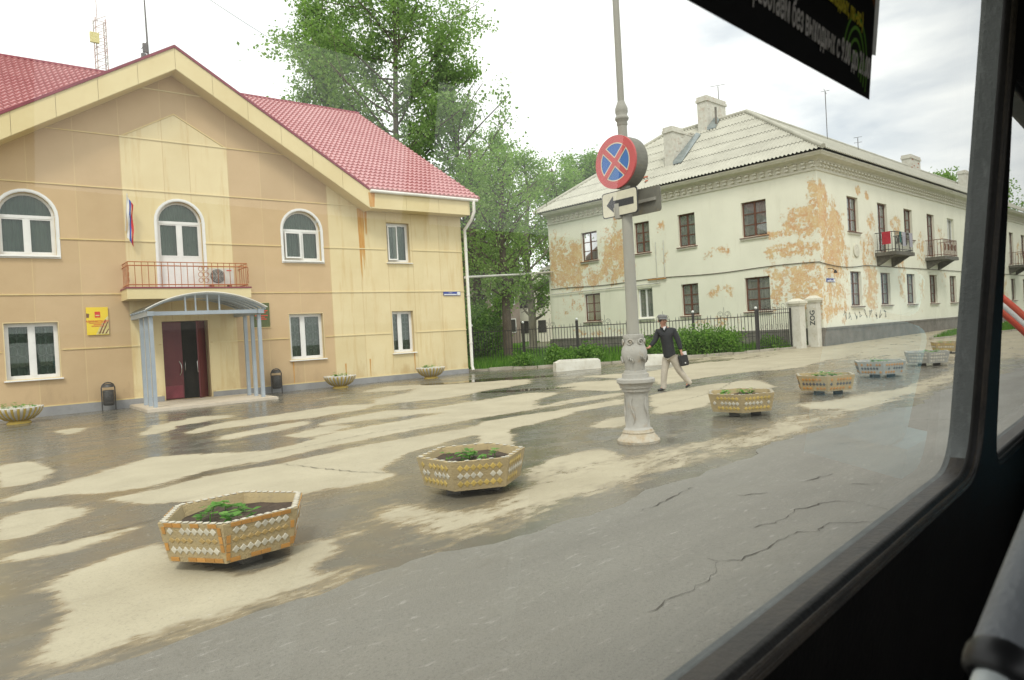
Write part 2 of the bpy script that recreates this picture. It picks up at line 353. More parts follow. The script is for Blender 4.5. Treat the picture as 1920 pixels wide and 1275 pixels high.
def asphalt(name, wetroad=False):
    m, N, L = newmat(name); o = N('ShaderNodeOutputMaterial'); p = N('ShaderNodeBsdfPrincipled'); L(p.outputs[0], o.inputs[0])
    tc = N('ShaderNodeTexCoord'); vec = tc.outputs['Object']
    fine = noise(N, L, 55, 5, .7, vec)
    if not wetroad:
        at = N('ShaderNodeAttribute'); at.attribute_name = 'dry'
        na = noise(N, L, 1.5, 7, .66, vec, stretch=(.55, 1.5, 1)); nb = noise(N, L, 9, 5, .65, vec, stretch=(.6, 1.4, 1))
        s = N('ShaderNodeMath'); s.operation = 'MULTIPLY_ADD'; s.inputs[1].default_value = 1.2; L(na, s.inputs[0]); L(at.outputs['Fac'], s.inputs[2])
        s2 = N('ShaderNodeMath'); s2.operation = 'MULTIPLY_ADD'; s2.inputs[1].default_value = .9; L(nb, s2.inputs[0]); L(s.outputs[0], s2.inputs[2])
        dry = ramp(N, L, s2.outputs[0], 1.40, 1.56); damp = ramp(N, L, s2.outputs[0], 1.20, 1.42)
        dcol = mixc(N, L, ramp(N, L, noise(N, L, 1.1, 5, .6, vec), .35, .65), (.455,.408,.29), (.385,.342,.24))
        wcol = mixc(N, L, ramp(N, L, noise(N, L, .55, 4, .5, vec, stretch=(.5,1.2,1)), .50, .68), (.138,.130,.105), (.180,.142,.078))
        wcol = mixc(N, L, damp, wcol, (.285,.235,.15))
        col = mixc(N, L, dry, wcol, dcol)
        col = mixc(N, L, ramp(N, L, fine, .52, .70, (0,)*3, (.38,)*3), col, (.15,.135,.11))
        col = mixc(N, L, ramp(N, L, noise(N, L, 3.2, 8, .75, vec, stretch=(.35,1.3,1)), .56, .74, (0,)*3, (.5,)*3), col, (.24,.205,.145))
        col = mixc(N, L, ramp(N, L, noise(N, L, 30, 3, .6, vec, stretch=(.5,1,1)), .66, .74, (0,)*3, (.6,)*3), col, (.50,.47,.40))
        ro = N('ShaderNodeMix'); L(dry, ro.inputs[0]); ro.inputs[2].default_value = .30; ro.inputs[3].default_value = .85
        wr = ramp(N, L, noise(N, L, 2.2, 5, .6, vec), .35, .7, (.13,)*3, (.40,)*3); L(wr, ro.inputs[2])
        L(ro.outputs[0], p.inputs['Roughness']); bs = .07
    else:
        col = mixc(N, L, ramp(N, L, noise(N, L, .8, 5, .6, vec, stretch=(.3,1.6,1)), .35, .65), (.228,.218,.186), (.188,.179,.152))
        col = mixc(N, L, ramp(N, L, noise(N, L, 6, 6, .7, vec, stretch=(.5,1,1)), .56, .78, (0,)*3, (.6,)*3), col, (.26,.245,.205))
        col = mixc(N, L, ramp(N, L, fine, .50, .66, (0,)*3, (.6,)*3), col, (.12,.112,.095))
        col = mixc(N, L, ramp(N, L, noise(N, L, 26, 4, .7, vec, stretch=(.25,1,1)), .60, .70, (0,)*3, (.7,)*3), col, (.36,.345,.31))
        col = mixc(N, L, ramp(N, L, noise(N, L, 2.0, 7, .7, vec, stretch=(.12,1.6,1)), .55, .72, (0,)*3, (.5,)*3), col, (.165,.15,.12))
        rr = ramp(N, L, noise(N, L, 1.4, 5, .6, vec, stretch=(.4,1.2,1)), .3, .7, (.34,)*3, (.62,)*3); L(rr, p.inputs['Roughness']); bs = .7
    L(col, p.inputs['Base Color']); p.inputs['Specular IOR Level'].default_value = .45
    b = N('ShaderNodeBump'); b.inputs['Strength'].default_value = bs; b.inputs['Distance'].default_value = .008
    L(noise(N, L, 95, 4, .7, vec), b.inputs['Height']); L(b.outputs[0], p.inputs['Normal'])
asphalt('asphalt_plaza'); asphalt('asphalt_road', True)
def water():
    m, N, L = newmat('puddle_water'); o = N('ShaderNodeOutputMaterial'); p = N('ShaderNodeBsdfPrincipled'); L(p.outputs[0], o.inputs[0])
    L(mixc(N, L, ramp(N, L, noise(N, L, 1.5, 4), .4, .6), (.07,.06,.045), (.11,.085,.05)), p.inputs['Base Color'])
    p.inputs['Roughness'].default_value = .03; p.inputs['IOR'].default_value = 1.33; p.inputs['Specular IOR Level'].default_value = .6
water()
def leafmat(name, c1, c2, c3):
    m, N, L = newmat(name); o = N('ShaderNodeOutputMaterial')
    g = N('ShaderNodeNewGeometry')
    r = N('ShaderNodeValToRGB'); e = r.color_ramp.elements; e[0].color = (*c1, 1); e[1].color = (*c2, 1); e[1].position = .75
    k = e.new(1.0); k.color = (*c3, 1); L(g.outputs['Random Per Island'], r.inputs[0])
    d = N('ShaderNodeBsdfPrincipled'); d.inputs['Roughness'].default_value = .5; d.inputs['Specular IOR Level'].default_value = .3; L(r.outputs[0], d.inputs['Base Color'])
    t = N('ShaderNodeBsdfTranslucent'); x = mixc(N, L, 1.0, r.outputs[0], (1.0,1.25,.5), 'MULTIPLY'); L(x, t.inputs[0])
    mx = N('ShaderNodeMixShader'); mx.inputs[0].default_value = .5; L(d.outputs[0], mx.inputs[1]); L(t.outputs[0], mx.inputs[2]); L(mx.outputs[0], o.inputs[0])
leafmat('leaf_poplar', (.15,.25,.065), (.24,.365,.11), (.33,.46,.19))
leafmat('leaf_birch', (.18,.29,.075), (.28,.41,.13), (.36,.49,.20))
leafmat('leaf_bush', (.085,.18,.03), (.155,.285,.05), (.24,.38,.085))
leafmat('grass', (.07,.165,.02), (.14,.29,.035), (.24,.36,.08))
leafmat('seedling_leaf', (.08,.23,.03), (.16,.38,.06), (.28,.50,.12))

pm('mud_water', (.15,.105,.06), (.12,.095,.06), 3, .06, spec=.6)
DRY = [
[(0.77,5.65),(1.01,5.83),(1.29,5.99),(1.62,6.15),(1.56,5.49),(1.63,4.96),(1.79,4.67),(2.12,4.77),(2.39,5.18),(2.49,4.88),(2.47,4.69),(2.25,4.59),(2.07,4.56),(2.12,4.33),(2.41,4.21),(2.55,3.99),(2.41,3.81),(1.94,3.73),(1.44,3.73),(0.98,3.79),(0.8,3.72),(0.45,4.12),(0.67,4.62),(0.79,4.93),(0.83,5.27)],
[(0.95,9.56),(1.25,9.76),(1.66,9.98),(2.02,10.25),(2.9,11.09),(3.57,10.47),(3.81,10.14),(4.17,9.83),(4.55,9.94),(5.47,10.53),(5.96,10.7),(6.9,10.74),(7.67,10.89),(8.64,10.97),(9.27,10.72),(10.26,10.64),(9.16,9.59),(7.58,9.66),(5.76,9.47),(4.86,9.37),(3.87,9.15),(3.14,9.23),(2.85,9.03),(2.29,8.74),(1.77,8.84),(1.52,9.14),(1.13,9.33),(0.91,9.21)],
[(1.7,8.44),(1.91,8.41),(2.2,8.41),(2.71,8.59),(2.94,8.66),(3.76,8.64),(4.98,8.87),(6.29,8.87),(8.33,8.74),(7.14,8.19),(6.41,8.18),(5.62,7.94),(5.11,7.8),(4.23,7.07),(4.28,6.66),(3.86,6.53),(3.45,6.72),(3.13,6.78),(2.76,6.95),(2.44,7.23),(2.23,7.54),(1.98,7.72),(1.84,8.11)],
[(0.83,8.44),(1.06,8.58),(1.41,8.37),(1.48,8.01),(1.44,7.8),(1.13,7.61),(0.95,7.45),(0.71,7.32)],
[(0.65,6.79),(1.11,6.77),(1.69,6.83),(1.96,6.97),(1.58,6.71),(1.06,6.49),(0.76,6.55),(0.63,6.65)],
[(3.46,14.07),(4.11,15.44),(5.24,16.37),(5.92,15.64),(4.36,14.9),(4.08,14.21)],
[(4.13,13.53),(4.92,14.34),(5.66,14.53),(6.67,14.7),(8,14.92),(8.45,14.24),(7.92,13.42),(6.36,13.27),(5.24,13.47),(4.6,13.43),(4.1,13.19)],
[(4.04,11.95),(4.64,12.49),(5.24,12.66),(6.16,12.79),(5.95,12.23),(5.57,12.11),(4.78,11.93),(4.19,11.77)],
[(3.84,11.26),(4.36,11.23),(4.71,11.22),(4.04,11.11)],
[(4.93,11.26),(5.99,11.51),(6.34,11.19),(5.84,10.95),(5.04,10.56)],
[(5.79,11.78),(6.39,12.27),(7.93,12.64),(8.2,11.93),(7.64,11.38),(6.69,11.56)],
[(8.09,17.02),(9.74,17.65),(8.86,16.96)],
[(9.13,15.29),(10.4,15.72),(12.16,17.02),(14.01,16.1),(14.66,15.29),(13.37,14.1),(11.81,13.91),(9.97,13.31),(8.54,13.97)],
[(10.17,17.66),(11.8,18.74),(12.81,17.06),(11.12,16.8)],
[(8.04,11.87),(8.94,11.94),(11.61,12.13),(10.63,11.12),(8.58,10.91),(7.83,11.3)],
[(9.93,12.01),(11.35,12.16),(11.89,11.51),(11.12,10.93),(9.54,10.49),(8.96,10.85)],
[(9.77,9.84),(10.98,9.96),(12.31,9.85),(11.85,9.48),(10.04,9.56),(8.1,9.83),(8.79,9.68)],
[(12.83,12.46),(14.21,12.86),(14.97,12),(12.51,10),(12.39,10.96)],
[(7.58,9.19),(9.34,8.9),(11.27,9.02),(10.52,8.42),(9.45,8.59),(8.62,8.22),(7.23,8.13),(6.32,6.99),(5.92,7.21)],
[(8.11,7.11),(8.5,7.23),(9.2,7.31),(8.33,6.63),(7.85,6.81)],
[(11.94,8.8),(13.12,8.9),(14.1,8.88),(15.51,8.39),(13.98,7.16),(12.54,7.72),(10.62,6.71),(9.54,6.99),(10.91,8.05)],
[(15.7,14.19),(17.3,12.91),(20.96,13.49),(23.14,12.4),(26.65,12.48),(29.83,11.71),(22.8,9.63),(18.97,9),(17.16,10.01),(15.56,10.04),(13.89,9.94),(15.11,11.06)],
[(5.02,5.41),(5.88,5.86),(6.64,5.72),(6.42,5.17),(5.68,4.33),(5.02,4.3),(4.49,4.37),(3.86,3.94),(3.57,4.02),(3.21,4.06),(3.16,4.49),(3.07,5.04),(3.12,5.32),(3.54,5.49),(3.62,4.96),(3.79,4.47),(4.49,4.8)],
[(2.74,5.17),(2.83,4.95),(2.68,4.86),(2.64,5.01)],
[(11.19,5.54),(12.18,5.18),(13.56,4.98),(14.63,4.6),(15.76,4.33),(13.86,3.81),(12.17,3.99),(11,3.94),(10.89,4.6)],
[(8.06,4.43),(9.06,4.43),(8.98,4.07),(8.19,3.9),(7.71,4.12)],
[(1.28,12.68),(1.65,12.52),(1.72,11.06),(1.36,10.44),(1.04,10.43)],
[(1.11,11.12),(1.52,11.44),(1.75,11.46),(1.37,10.93),(1.07,10.74)],
[(2.66,17.18),(3.33,17.13),(2.73,15.96)]]
CRACKS = [
[(6.2,2.6),(6.33,2.54),(6.46,2.34)],
[(3.87,2.47),(3.86,2.41),(3.99,2.32),(4.13,2.3),(4.48,2.31),(4.73,2.28),(4.81,2.2),(5.05,2.21),(5.25,1.97)],
[(3.86,2.41),(3.69,2.32),(3.36,2.26),(3.14,2.29),(2.96,2.28)],
[(5.12,2.55),(5.31,2.55),(5.67,2.45),(5.73,2.23),(5.64,2.02)],
[(4.54,3.52),(4.84,3.53),(5.47,3.62)],
[(1.11,11.12),(2.27,11.78),(5.13,13.23)]]
SEAMS = [
[(3.19,9.4),(4.39,9.6),(5.9,9.9),(7.49,9.54),(9.18,9.53),(10.95,9.74)],
[(3.73,8.83),(3.83,8.26),(4.05,7.24),(4.31,6.61)],
[(0.65,6.79),(1.12,6.83),(1.63,6.92),(1.97,7.01)],
[(0.82,8.36),(1,8.49)],
[(6.49,6),(7.35,5.91),(7.88,5.84)],
[(10.11,7.47),(11.23,7.63),(12.73,7.8),(15.44,8.85),(17.24,8.96)],
[(14.58,9.06),(18.04,9.69),(20.99,9.84)],
[(10.16,3.41),(10.38,3.15),(10.55,2.89)],
[(8.06,3.45),(8.45,3.25)],
[(6.15,2.94),(6.61,2.84)],
[(4.67,2.57),(4.91,2.52),(5.08,2.53)],
[(5.41,3.16),(5.64,2.99)]]
# ---------------------------------------------------------------- ground
def pip(px, py, poly):
    ins = np.zeros(px.shape, bool); n = len(poly); j = n-1
    for i in range(n):
        xi, yi = poly[i]; xj, yj = poly[j]
        if yi != yj:
            c = ((yi > py) != (yj > py)) & (px < (xj-xi)*(py-yi)/(yj-yi)+xi); ins ^= c
        j = i
    return ins
def grid_mesh(name, X, Y, zoff, mat, attr=None):
    gx, gy = np.meshgrid(X, Y, indexing='ij'); nx, ny = gx.shape
    zz = KS*np.clip(gx, -30, 95)+zoff
    v = np.stack([gx, gy, zz], -1).reshape(-1, 3)
    i, j = np.meshgrid(np.arange(nx-1), np.arange(ny-1), indexing='ij'); a = (i*ny+j).ravel()
    f = np.stack([a, a+ny, a+ny+1, a+1], -1)
    me = bpy.data.meshes.new(name); me.vertices.add(len(v)); me.vertices.foreach_set('co', v.ravel())
    me.loops.add(f.size); me.loops.foreach_set('vertex_index', f.ravel().astype(np.int32))
    me.polygons.add(len(f)); me.polygons.foreach_set('loop_start', np.arange(0, f.size, 4, dtype=np.int32))
    me.update(calc_edges=True)
    if attr:
        a = me.attributes.new(attr[0], 'FLOAT', 'POINT'); a.data.foreach_set('value', attr[1].ravel().astype(np.float32))
    return link(name, me, mat)
g = MB()
xs = [-400, -30, 95, 500]; ys = [-300, -16, 4, 60, 500]
for i in range(3):
    for j in range(4):
        g.add([(xs[a], ys[b], gz(xs[a])-.08) for a, b in ((i,j),(i+1,j),(i+1,j+1),(i,j+1))], [(0,1,2,3)])
struct(g.build('ground', 'earth'))
X = np.concatenate([np.arange(-14, -2, .3), np.arange(-2, 8, .055), np.arange(8, 16, .1), np.arange(16, 40, .2), np.arange(40, 82, .8)])
Y = np.concatenate([np.arange(3.4, 9, .055), np.arange(9, 15, .09), np.arange(15, 24.2, .15)])
gx, gy = np.meshgrid(X, Y, indexing='ij'); dry = np.zeros(gx.shape)
for i_, poly in enumerate(DRY): dry = np.maximum(dry, pip(gx, gy, poly)*(.60 if i_ in (22, 23, 24, 25) else 1))
dry = np.maximum(dry, .40*pip(gx, gy, [(2.0,4.0),(4.2,4.9),(6.5,5.1),(8.6,4.9),(10.6,4.9),(14,4.8),(22,5.4),(20,4.4),(10.5,4.0),(5,3.9)]))
for _ in range(9):
    p_ = np.pad(dry, 1, mode='edge'); dry = (p_[:-2,1:-1]+p_[2:,1:-1]+p_[1:-1,:-2]+p_[1:-1,2:]+2*p_[1:-1,1:-1])/6
far = np.clip((gx-17)/8, 0, 1)*.52 + np.clip((-1.5-gx)/3, 0, 1)*.40      # past the traced stains the drying is left to the noise
dry = np.maximum(dry*.95, far)*np.clip((gy-3.95)/.5, .25, 1)
struct(grid_mesh('pavement', X, Y, 0, 'asphalt_plaza', ('dry', dry)))
road = struct(grid_mesh('road', np.concatenate([[-60,-30,-10], np.arange(-6, 40, .12), [60,95,150.]]), np.array([-16.,-8,0,3.2,4.0]), .004, 'asphalt_road'))
co = np.empty(len(road.data.vertices)*3); road.data.vertices.foreach_get('co', co); co = co.reshape(-1, 3); e_ = co[:, 1] > 3.9; xe = co[e_, 0]      # the worn edge of the road wanders
rw = np.random.RandomState(4); co[e_, 1] += -.08+sum(a*np.sin(xe*f+p) for a, f, p in ((.10,.9,.4),(.06,2.3,1.9),(.035,5.1,.2),(.02,11.,2.)))+rw.uniform(-.025, .025, e_.sum())
road.data.vertices.foreach_set('co', co.ravel()); road.data.update()
pave = bpy.data.objects['pavement']
for c in CRACKS+SEAMS:
    m = MB(); pts = []
    for a, b in zip(c[:-1], c[1:]):
        n = max(2, int(math.hypot(b[0]-a[0], b[1]-a[1])/.06))
        for k in range(n):
            t = k/n; pts.append((a[0]+(b[0]-a[0])*t+random.uniform(-.022,.022), a[1]+(b[1]-a[1])*t+random.uniform(-.022,.022)))
    pts.append(c[-1]); L_ = []; R_ = []
    for k, p in enumerate(pts):
        q = pts[min(k+1, len(pts)-1)]; q0 = pts[max(k-1, 0)]; dx, dy = q[0]-q0[0], q[1]-q0[1]; l = math.hypot(dx, dy) or 1
        w = random.uniform(.001, .0075)*(1 if c[0][1] < 4.1 else 1.25)*math.sin(PI*min(.95, max(.06, k/len(pts))))**.5
        L_.append((p[0]-dy/l*w, p[1]+dx/l*w, gz(p[0])+.009)); R_.append((p[0]+dy/l*w, p[1]-dx/l*w, gz(p[0])+.009))
    n = len(pts); m.add(L_+R_, [(k, n+k, n+k+1, k+1) for k in range(n-1)])
    m.build('crack', 'asphalt_crack', road if c[0][1] < 4.1 else pave)
def sheet(name, poly, dz, mat, thick=0):
    m = MB(); n = len(poly); top = [(x, y, gz(x)+dz) for x, y in poly]
    m.add(top, [tuple(range(n))])
    if thick: m.add(top+[(x, y, gz(x)+dz-thick) for x, y in poly], [(i, n+i, n+(i+1) % n, (i+1) % n) for i in range(n)])
    return m.build(name, mat)
def blob(cx, cy, rx, ry, ang, n=40, seed=0, amp=.35):
    rd = random.Random(seed); ph = [rd.uniform(0, 6.28) for _ in range(6)]; o = []
    for k in range(n):
        a = 2*PI*k/n; q = 1+amp*sum(math.sin((i+2)*a+ph[i])/(i+2) for i in range(6))
        x, y = rx*q*math.cos(a), ry*q*math.sin(a); o.append((cx+x*math.cos(ang)-y*math.sin(ang), cy+x*math.sin(ang)+y*math.cos(ang)))
    return o
for i, (cx, cy, rx, ry, ang, lab) in enumerate(((14.2,16.6,1.75,.62,-.55,'long rain puddle near the downpipe corner of the yellow building'),
        (12.0,12.75,.95,.33,-.72,'narrow rain puddle in the middle of the plaza'))):
    o = sheet('puddle', blob(cx, cy, rx, ry, ang, seed=i+3, amp=.35 if i < 2 else .12), .006, 'puddle_water' if i < 2 else 'mud_water'); struct(o); o['label'] = lab
LAWN = [(17.0,21.35),(18.8,19.15),(21,17.3),(23.25,15.75),(25.5,14.75),(27.1,14.45),(29.4,13.85),(30.7,13.7),(30.7,34),(60,60),(60,90),(-10,90),(16,50),(18.4,40)]
struct(sheet('lawn', LAWN, .05, 'grass', .3))
STRIP = [(34.4,10.2),(46,7.6),(82,6.6),(82,12.4),(43.4,11.95)]
struct(sheet('grass_verge', STRIP, .05, 'grass', .2))
kerb = bpy.data.objects.new('kerb', None); COL.objects.link(kerb); struct(kerb)
def kerb_run(pts, w=.14, h=.11):
    for a, b in zip(pts[:-1], pts[1:]):
        l = math.hypot(b[0]-a[0], b[1]-a[1]); n = max(1, round(l/1.0)); an = math.atan2(b[1]-a[1], b[0]-a[0])
        for k in range(n):
            t = (k+.5)/n; x, y = a[0]+(b[0]-a[0])*t, a[1]+(b[1]-a[1])*t; hl = l/n/2-.012
            MB().box(-hl, hl, -w/2, w/2, -.15, h+random.uniform(-.035, .02)).build('kerb_stone', 'kerb', kerb, (x, y, gz(x)), (0, random.uniform(-.02,.02), an+random.uniform(-.03,.03)))
kerb_run(LAWN[:8]); kerb_run(STRIP[:2]+[(60,7.1)]); kerb_run([STRIP[0], STRIP[4]])
def blades(name, pts, h, w, mat, lean=.5):
    """many grass blades as one object"""
    n = len(pts); p = np.array(pts); a = np.random.rand(n)*2*PI; hh = h*(.5+np.random.rand(n)); ww = w*(.6+.8*np.random.rand(n))
    d = np.stack([np.cos(a), np.sin(a), 0*a], -1); le = np.stack([np.cos(a+1.6), np.sin(a+1.6), 0*a], -1)*(hh*lean*np.random.rand(n))[:, None]
    v = np.stack([p-d*ww[:, None], p+d*ww[:, None], p+le+np.stack([0*a, 0*a, hh], -1)], 1).reshape(-1, 3)
    return tri_mesh(name, v, np.arange(3*n).reshape(-1, 3), mat)
def tri_mesh(name, v, f, mat, parent=None):
    k = f.shape[1]; me = bpy.data.meshes.new(name); me.vertices.add(len(v)); me.vertices.foreach_set('co', np.asarray(v, np.float32).ravel())
    me.loops.add(f.size); me.loops.foreach_set('vertex_index', f.ravel().astype(np.int32))
    me.polygons.add(len(f)); me.polygons.foreach_set('loop_start', np.arange(0, f.size, k, dtype=np.int32)); me.update(calc_edges=True)
    return link(name, me, mat, parent)
px_, py_ = np.random.uniform(17, 40, 90000), np.random.uniform(13.5, 45, 90000)
k_ = pip(px_, py_, LAWN) & (np.random.rand(90000) < np.clip(1.25-(py_-14)/36, .15, 1)); px_, py_ = px_[k_], py_[k_]
tall = struct(blades('tall_grass', np.stack([px_, py_, KS*px_+.04], -1), .26, .018, 'grass'), 'stuff'); tag(tall, 'uncut bright green grass behind the iron fence', 'grass')
px_, py_ = np.random.uniform(34, 70, 16000), np.random.uniform(6.8, 12.3, 16000); k_ = pip(px_, py_, STRIP); px_, py_ = px_[k_], py_[k_]
vg = struct(blades('verge_grass', np.stack([px_, py_, KS*px_+.04], -1), .12, .02, 'grass'), 'stuff'); tag(vg, 'short green grass of the verge along the peeling house', 'grass')
# ---------------------------------------------------------------- yellow office building
LB = thing('office_building', 'two-storey tan and yellow panelled building with red tiled roof and gable', 'building', (4.44, 21.59, 0), -0.0808977)
CX = 2.3; GS = .61; SW0, SW1 = -7.55, 12.15
class Op:
    def __init__(s, s0, s1, z0, z1, arch=False): s.s0, s.s1, s.z0, s.z1, s.arch = s0, s1, z0, z1, arch; s.c = (s0+s1)/2; s.r = (s1-s0)/2
    def top(s, x):
        if not s.arch: return s.z1
        return s.z1 - s.r + math.sqrt(max(0, s.r**2-(x-s.c)**2))
    def breaks(s): return [s.s0, s.s1] + ([s.c+s.r*math.cos(PI*k/14) for k in range(1, 14)] if s.arch else [])
W_UL = Op(-2.0,-.76,4.23,5.86,True); W_UM = Op(1.7,2.9,3.33,5.87,True); W_UR = Op(5.33,6.57,4.23,5.83,True); W_UF = Op(9.0,9.9,4.24,5.63); W_UG = Op(-5.3,-4.4,4.24,5.63)
W_LL = Op(-2.0,-.84,1.02,2.47); W_LR = Op(5.37,6.49,1.05,2.51); W_LF = Op(9.04,9.88,1.05,2.51); W_LG = Op(-5.28,-4.44,1.05,2.51); DOOR = Op(1.62,2.95,.12,2.44)
OPS = [W_UL,W_UM,W_UR,W_UF,W_UG,W_LL,W_LR,W_LF,W_LG,DOOR]
def walltop(s):
    a = abs(s-CX); return 9.78-GS*a if a < 5.75 else 6.25
def sliced(mb, s0, s1, lo, hi, yf, yb, ops=OPS, extra=()):
    bs = {s0, s1}
    for b in list(extra)+[b for o in ops for b in o.breaks()]:
        if s0 < b < s1: bs.add(b)
    bs = sorted(bs)
    for a, b in zip(bs[:-1], bs[1:]):
        if b-a < 1e-5: continue
        m = (a+b)/2; e = min(1e-4, (b-a)*.01); segs = [(lo, hi)]
        for o in ops:
            if o.s0 < m < o.s1:
                ns = []
                for (f, g) in segs:
                    bot = (lambda x, o=o: o.z0); tp = (lambda x, o=o: o.top(x))
                    ns.append((f, (lambda x, g=g, bot=bot: min(g(x), bot(x))))); ns.append(((lambda x, f=f, tp=tp: max(f(x), tp(x))), g))
                segs = ns
        for f, g in segs:
            za, zb, zc, zd = f(a+e), f(b-e), g(b-e), g(a+e)
            if zd-za < .003 and zc-zb < .003: continue
            zc = max(zc, zb); zd = max(zd, za)
            mb.hexa([(a,yf,za),(b,yf,zb),(b,yb,zb),(a,yb,za)], [(a,yf,zd),(b,yf,zc),(b,yb,zc),(a,yb,zd)])
    return mb
VJ = [-7.55,-6.53,-5.4,-4.4,-3.37,-2.26,-1.32,-.25,.86,1.95,2.65,3.74,4.70,5.78,6.86,7.97,9.0,10.0,11.13,12.15]
HJ = [.28,1.74,3.2,4.68,6.13,7.6,9.05,9.8]
core = sliced(MB(), SW0+.01, SW1-.01, lambda s: -.3, lambda s: walltop(s)-.02, -.0095, .30, extra=[CX, CX-5.75, CX+5.75])
core.build('wall', 'joint_seam', LB)
MB().box(SW1-.3, SW1, .31, 18, -.3, 6.3).box(SW0, SW0+.3, .31, 18, -.3, 6.3).box(SW0, SW1, 17.7, 18, -.3, 6.3).build('side_wall', 'facade_light', LB)
MB().prism([(.6+.1, 6.3), (17.9, 6.3), (9, 11.4)], SW1-.29, SW1-.02, 'x').build('gable_end_wall', 'facade_light', LB)
sliced(MB(), SW0, SW1, lambda s: -.4, lambda s: .265, -.035, .012, ops=[DOOR]).build('plinth', 'plinth_grey', LB)
G = .010
strip_top = lambda s: 8.40-.575*abs(s-CX)
for i in range(len(VJ)-1):
    a, b = VJ[i]+G, VJ[i+1]-G; mid = (a+b)/2
    central = .86 < mid < 3.74
    for j in range(len(HJ)-1):
        z0, z1 = HJ[j]+.012, HJ[j+1]-.012
        lo = lambda s, z0=z0: min(z0, walltop(s)); hi = lambda s, z1=z1: min(z1, walltop(s))
        if max(hi(a), hi(b), hi(mid))-z0 < .04: continue
        light = central or mid > 6.86 or mid < -2.26
        ex = [CX, CX-5.75, CX+5.75]
        if central and z1 > 7.6:
            if z0 < 8.4:
                m = sliced(MB(), a, b, lo, lambda s, hi=hi: min(hi(s), max(strip_top(s), 7.612)), -.012, .012, extra=ex)
                if m.f: m.build('panel', 'facade_light', LB)
            m = sliced(MB(), a, b, lambda s, lo=lo: max(lo(s), strip_top(s)+.03), hi, -.012, .012, extra=ex)
            if m.f: m.build('panel', 'facade_tan', LB)
        else:
            m = sliced(MB(), a, b, lo, hi, -.012, .012, extra=ex)
            if m.f: m.build('panel', 'facade_light' if light else 'facade_tan', LB)
for z in HJ[:-1]:                                  # pale strips over the level joints
    half = (9.78-z)/GS-.05; segs = [(SW0, SW1)] if z < 6.2 else [(CX-half, CX+half)]
    for o in OPS:
        if o.z0-.05 < z < o.top(o.c if not o.arch else o.s0+.001)+.05:
            segs = [t for (p, q) in segs for t in ((p, min(q, o.s0-.07)), (max(p, o.s1+.07), q)) if t[1]-t[0] > .05]
    for p, q in segs:
        for u, w, mt in ((p, min(q, -2.26), 'joint_light'), (max(p, -2.26), min(q, .86), 'joint_yellow'), (max(p, .86), min(q, 3.74), 'joint_light'), (max(p, 3.74), min(q, 6.86), 'joint_yellow'), (max(p, 6.86), q, 'joint_light')):
            if w-u > .04: MB().box(u+.001, w-.001, -.034, -.010, z-.015, z+.015).build('joint_trim', mt, LB)
for sg in (-1, 1):
    a0, a1 = (CX, 8.43), (CX+sg*1.42, 8.43-.575*1.42)
    MB().hexa([(a0[0],-.03,a0[1]-.035),(a1[0],-.03,a1[1]-.035),(a1[0],-.01,a1[1]-.035),(a0[0],-.01,a0[1]-.035)],[(a0[0],-.03,a0[1]),(a1[0],-.03,a1[1]),(a1[0],-.01,a1[1]),(a0[0],-.01,a0[1])]).build('joint_trim', 'joint_yellow', LB)
# rust runs below the end of the gable board and the sills
for k in range(9):
    s = 8.12+random.uniform(-.16,.16); w = random.uniform(.025,.07); l = random.uniform(.8,2.6)
    MB().add([(s-w,-.0145-k*.0004,6.05),(s+w,-.0145-k*.0004,6.05),(s+w*.3,-.0145-k*.0004,6.05-l),(s-w*.2,-.0145-k*.0004,6.05-l*.9)], [(0,3,2,1)]).build('rust_stain', 'rust_streak', LB)
for (s, z, l) in ((5.42,.98,.7),(9.85,1.0,.6),(8.1,.9,.6),(7.2,.8,.5)):
    MB().add([(s-.02,-.0185,z),(s+.03,-.0185,z),(s+.012,-.0185,z-l),(s-.008,-.0185,z-l)], [(0,3,2,1)]).build('rust_stain', 'rust_streak', LB)

# roof ------------------------------------------------------
RB, RH = .6, 6.62                                   # overhang, eave height
def corr(name, mat, parent, u0, u1, pitch, rowh, umap, vmin, vmax, amp=.018, step=.03, sub=4, per_row=True, first=0, breaks=(), gap=False):
    """wavy courses on a sloped plane; umap(u, v, h) gives the point at run u, slope length v, height h above the plane"""
    us = np.arange(u0, u1+1e-6, pitch/sub); us = sorted(set(np.round(us, 4)).union(breaks)); V = max(vmax(u) for u in us); n = int(math.ceil((V-first)/rowh))
    allm = MB()
    for r in range(n):
        m = MB() if per_row else allm; va, vb = first+r*rowh, first+(r+1)*rowh+(.16 if gap else .05)
        vs = []; ok = []
        for u in us:
            lo, hi = max(va, vmin(u)), min(vb, vmax(u)); h = amp*math.cos(2*PI*(u-u0)/pitch); ok.append(hi-lo > .004)
            hi = max(hi, lo+.001)
            vs.append(umap(u, lo, h+step*(1-(lo-va)/rowh))); vs.append(umap(u, hi, h+step*(1-(hi-va)/rowh))); vs.append(umap(u, lo, h-step*.6))
        fs = []
        for k in range(len(us)-1):
            if ok[k] and ok[k+1]:
                fs.append((3*k, 3*k+3, 3*k+4, 3*k+1))
                if not gap: fs.append((3*k+2, 3*k+5, 3*k+3, 3*k))
        if not fs: continue
        m.add(vs, fs, gap)
        if per_row: m.build(name, mat, parent)
    if not per_row: return allm.build(name, mat, parent)
sl = math.atan(GS); cs, sn = math.cos(sl), math.sin(sl)
main = lambda u, v, h: (u, -RB+v*cs-h*sn, RH+v*sn+h*cs)
zg = lambda s: 10.17-GS*abs(s-CX)                   # top of the gable roof
vm = lambda s: max(0., (zg(s)-RH)/sn) if abs(s-CX) < 5.82 else 0.
rf = corr('roof', 'tile_red', LB, SW0-.55, SW1+.55, .19, .36, main, vm, lambda s: 9.62/cs, amp=.034, step=.065, sub=5, per_row=False)
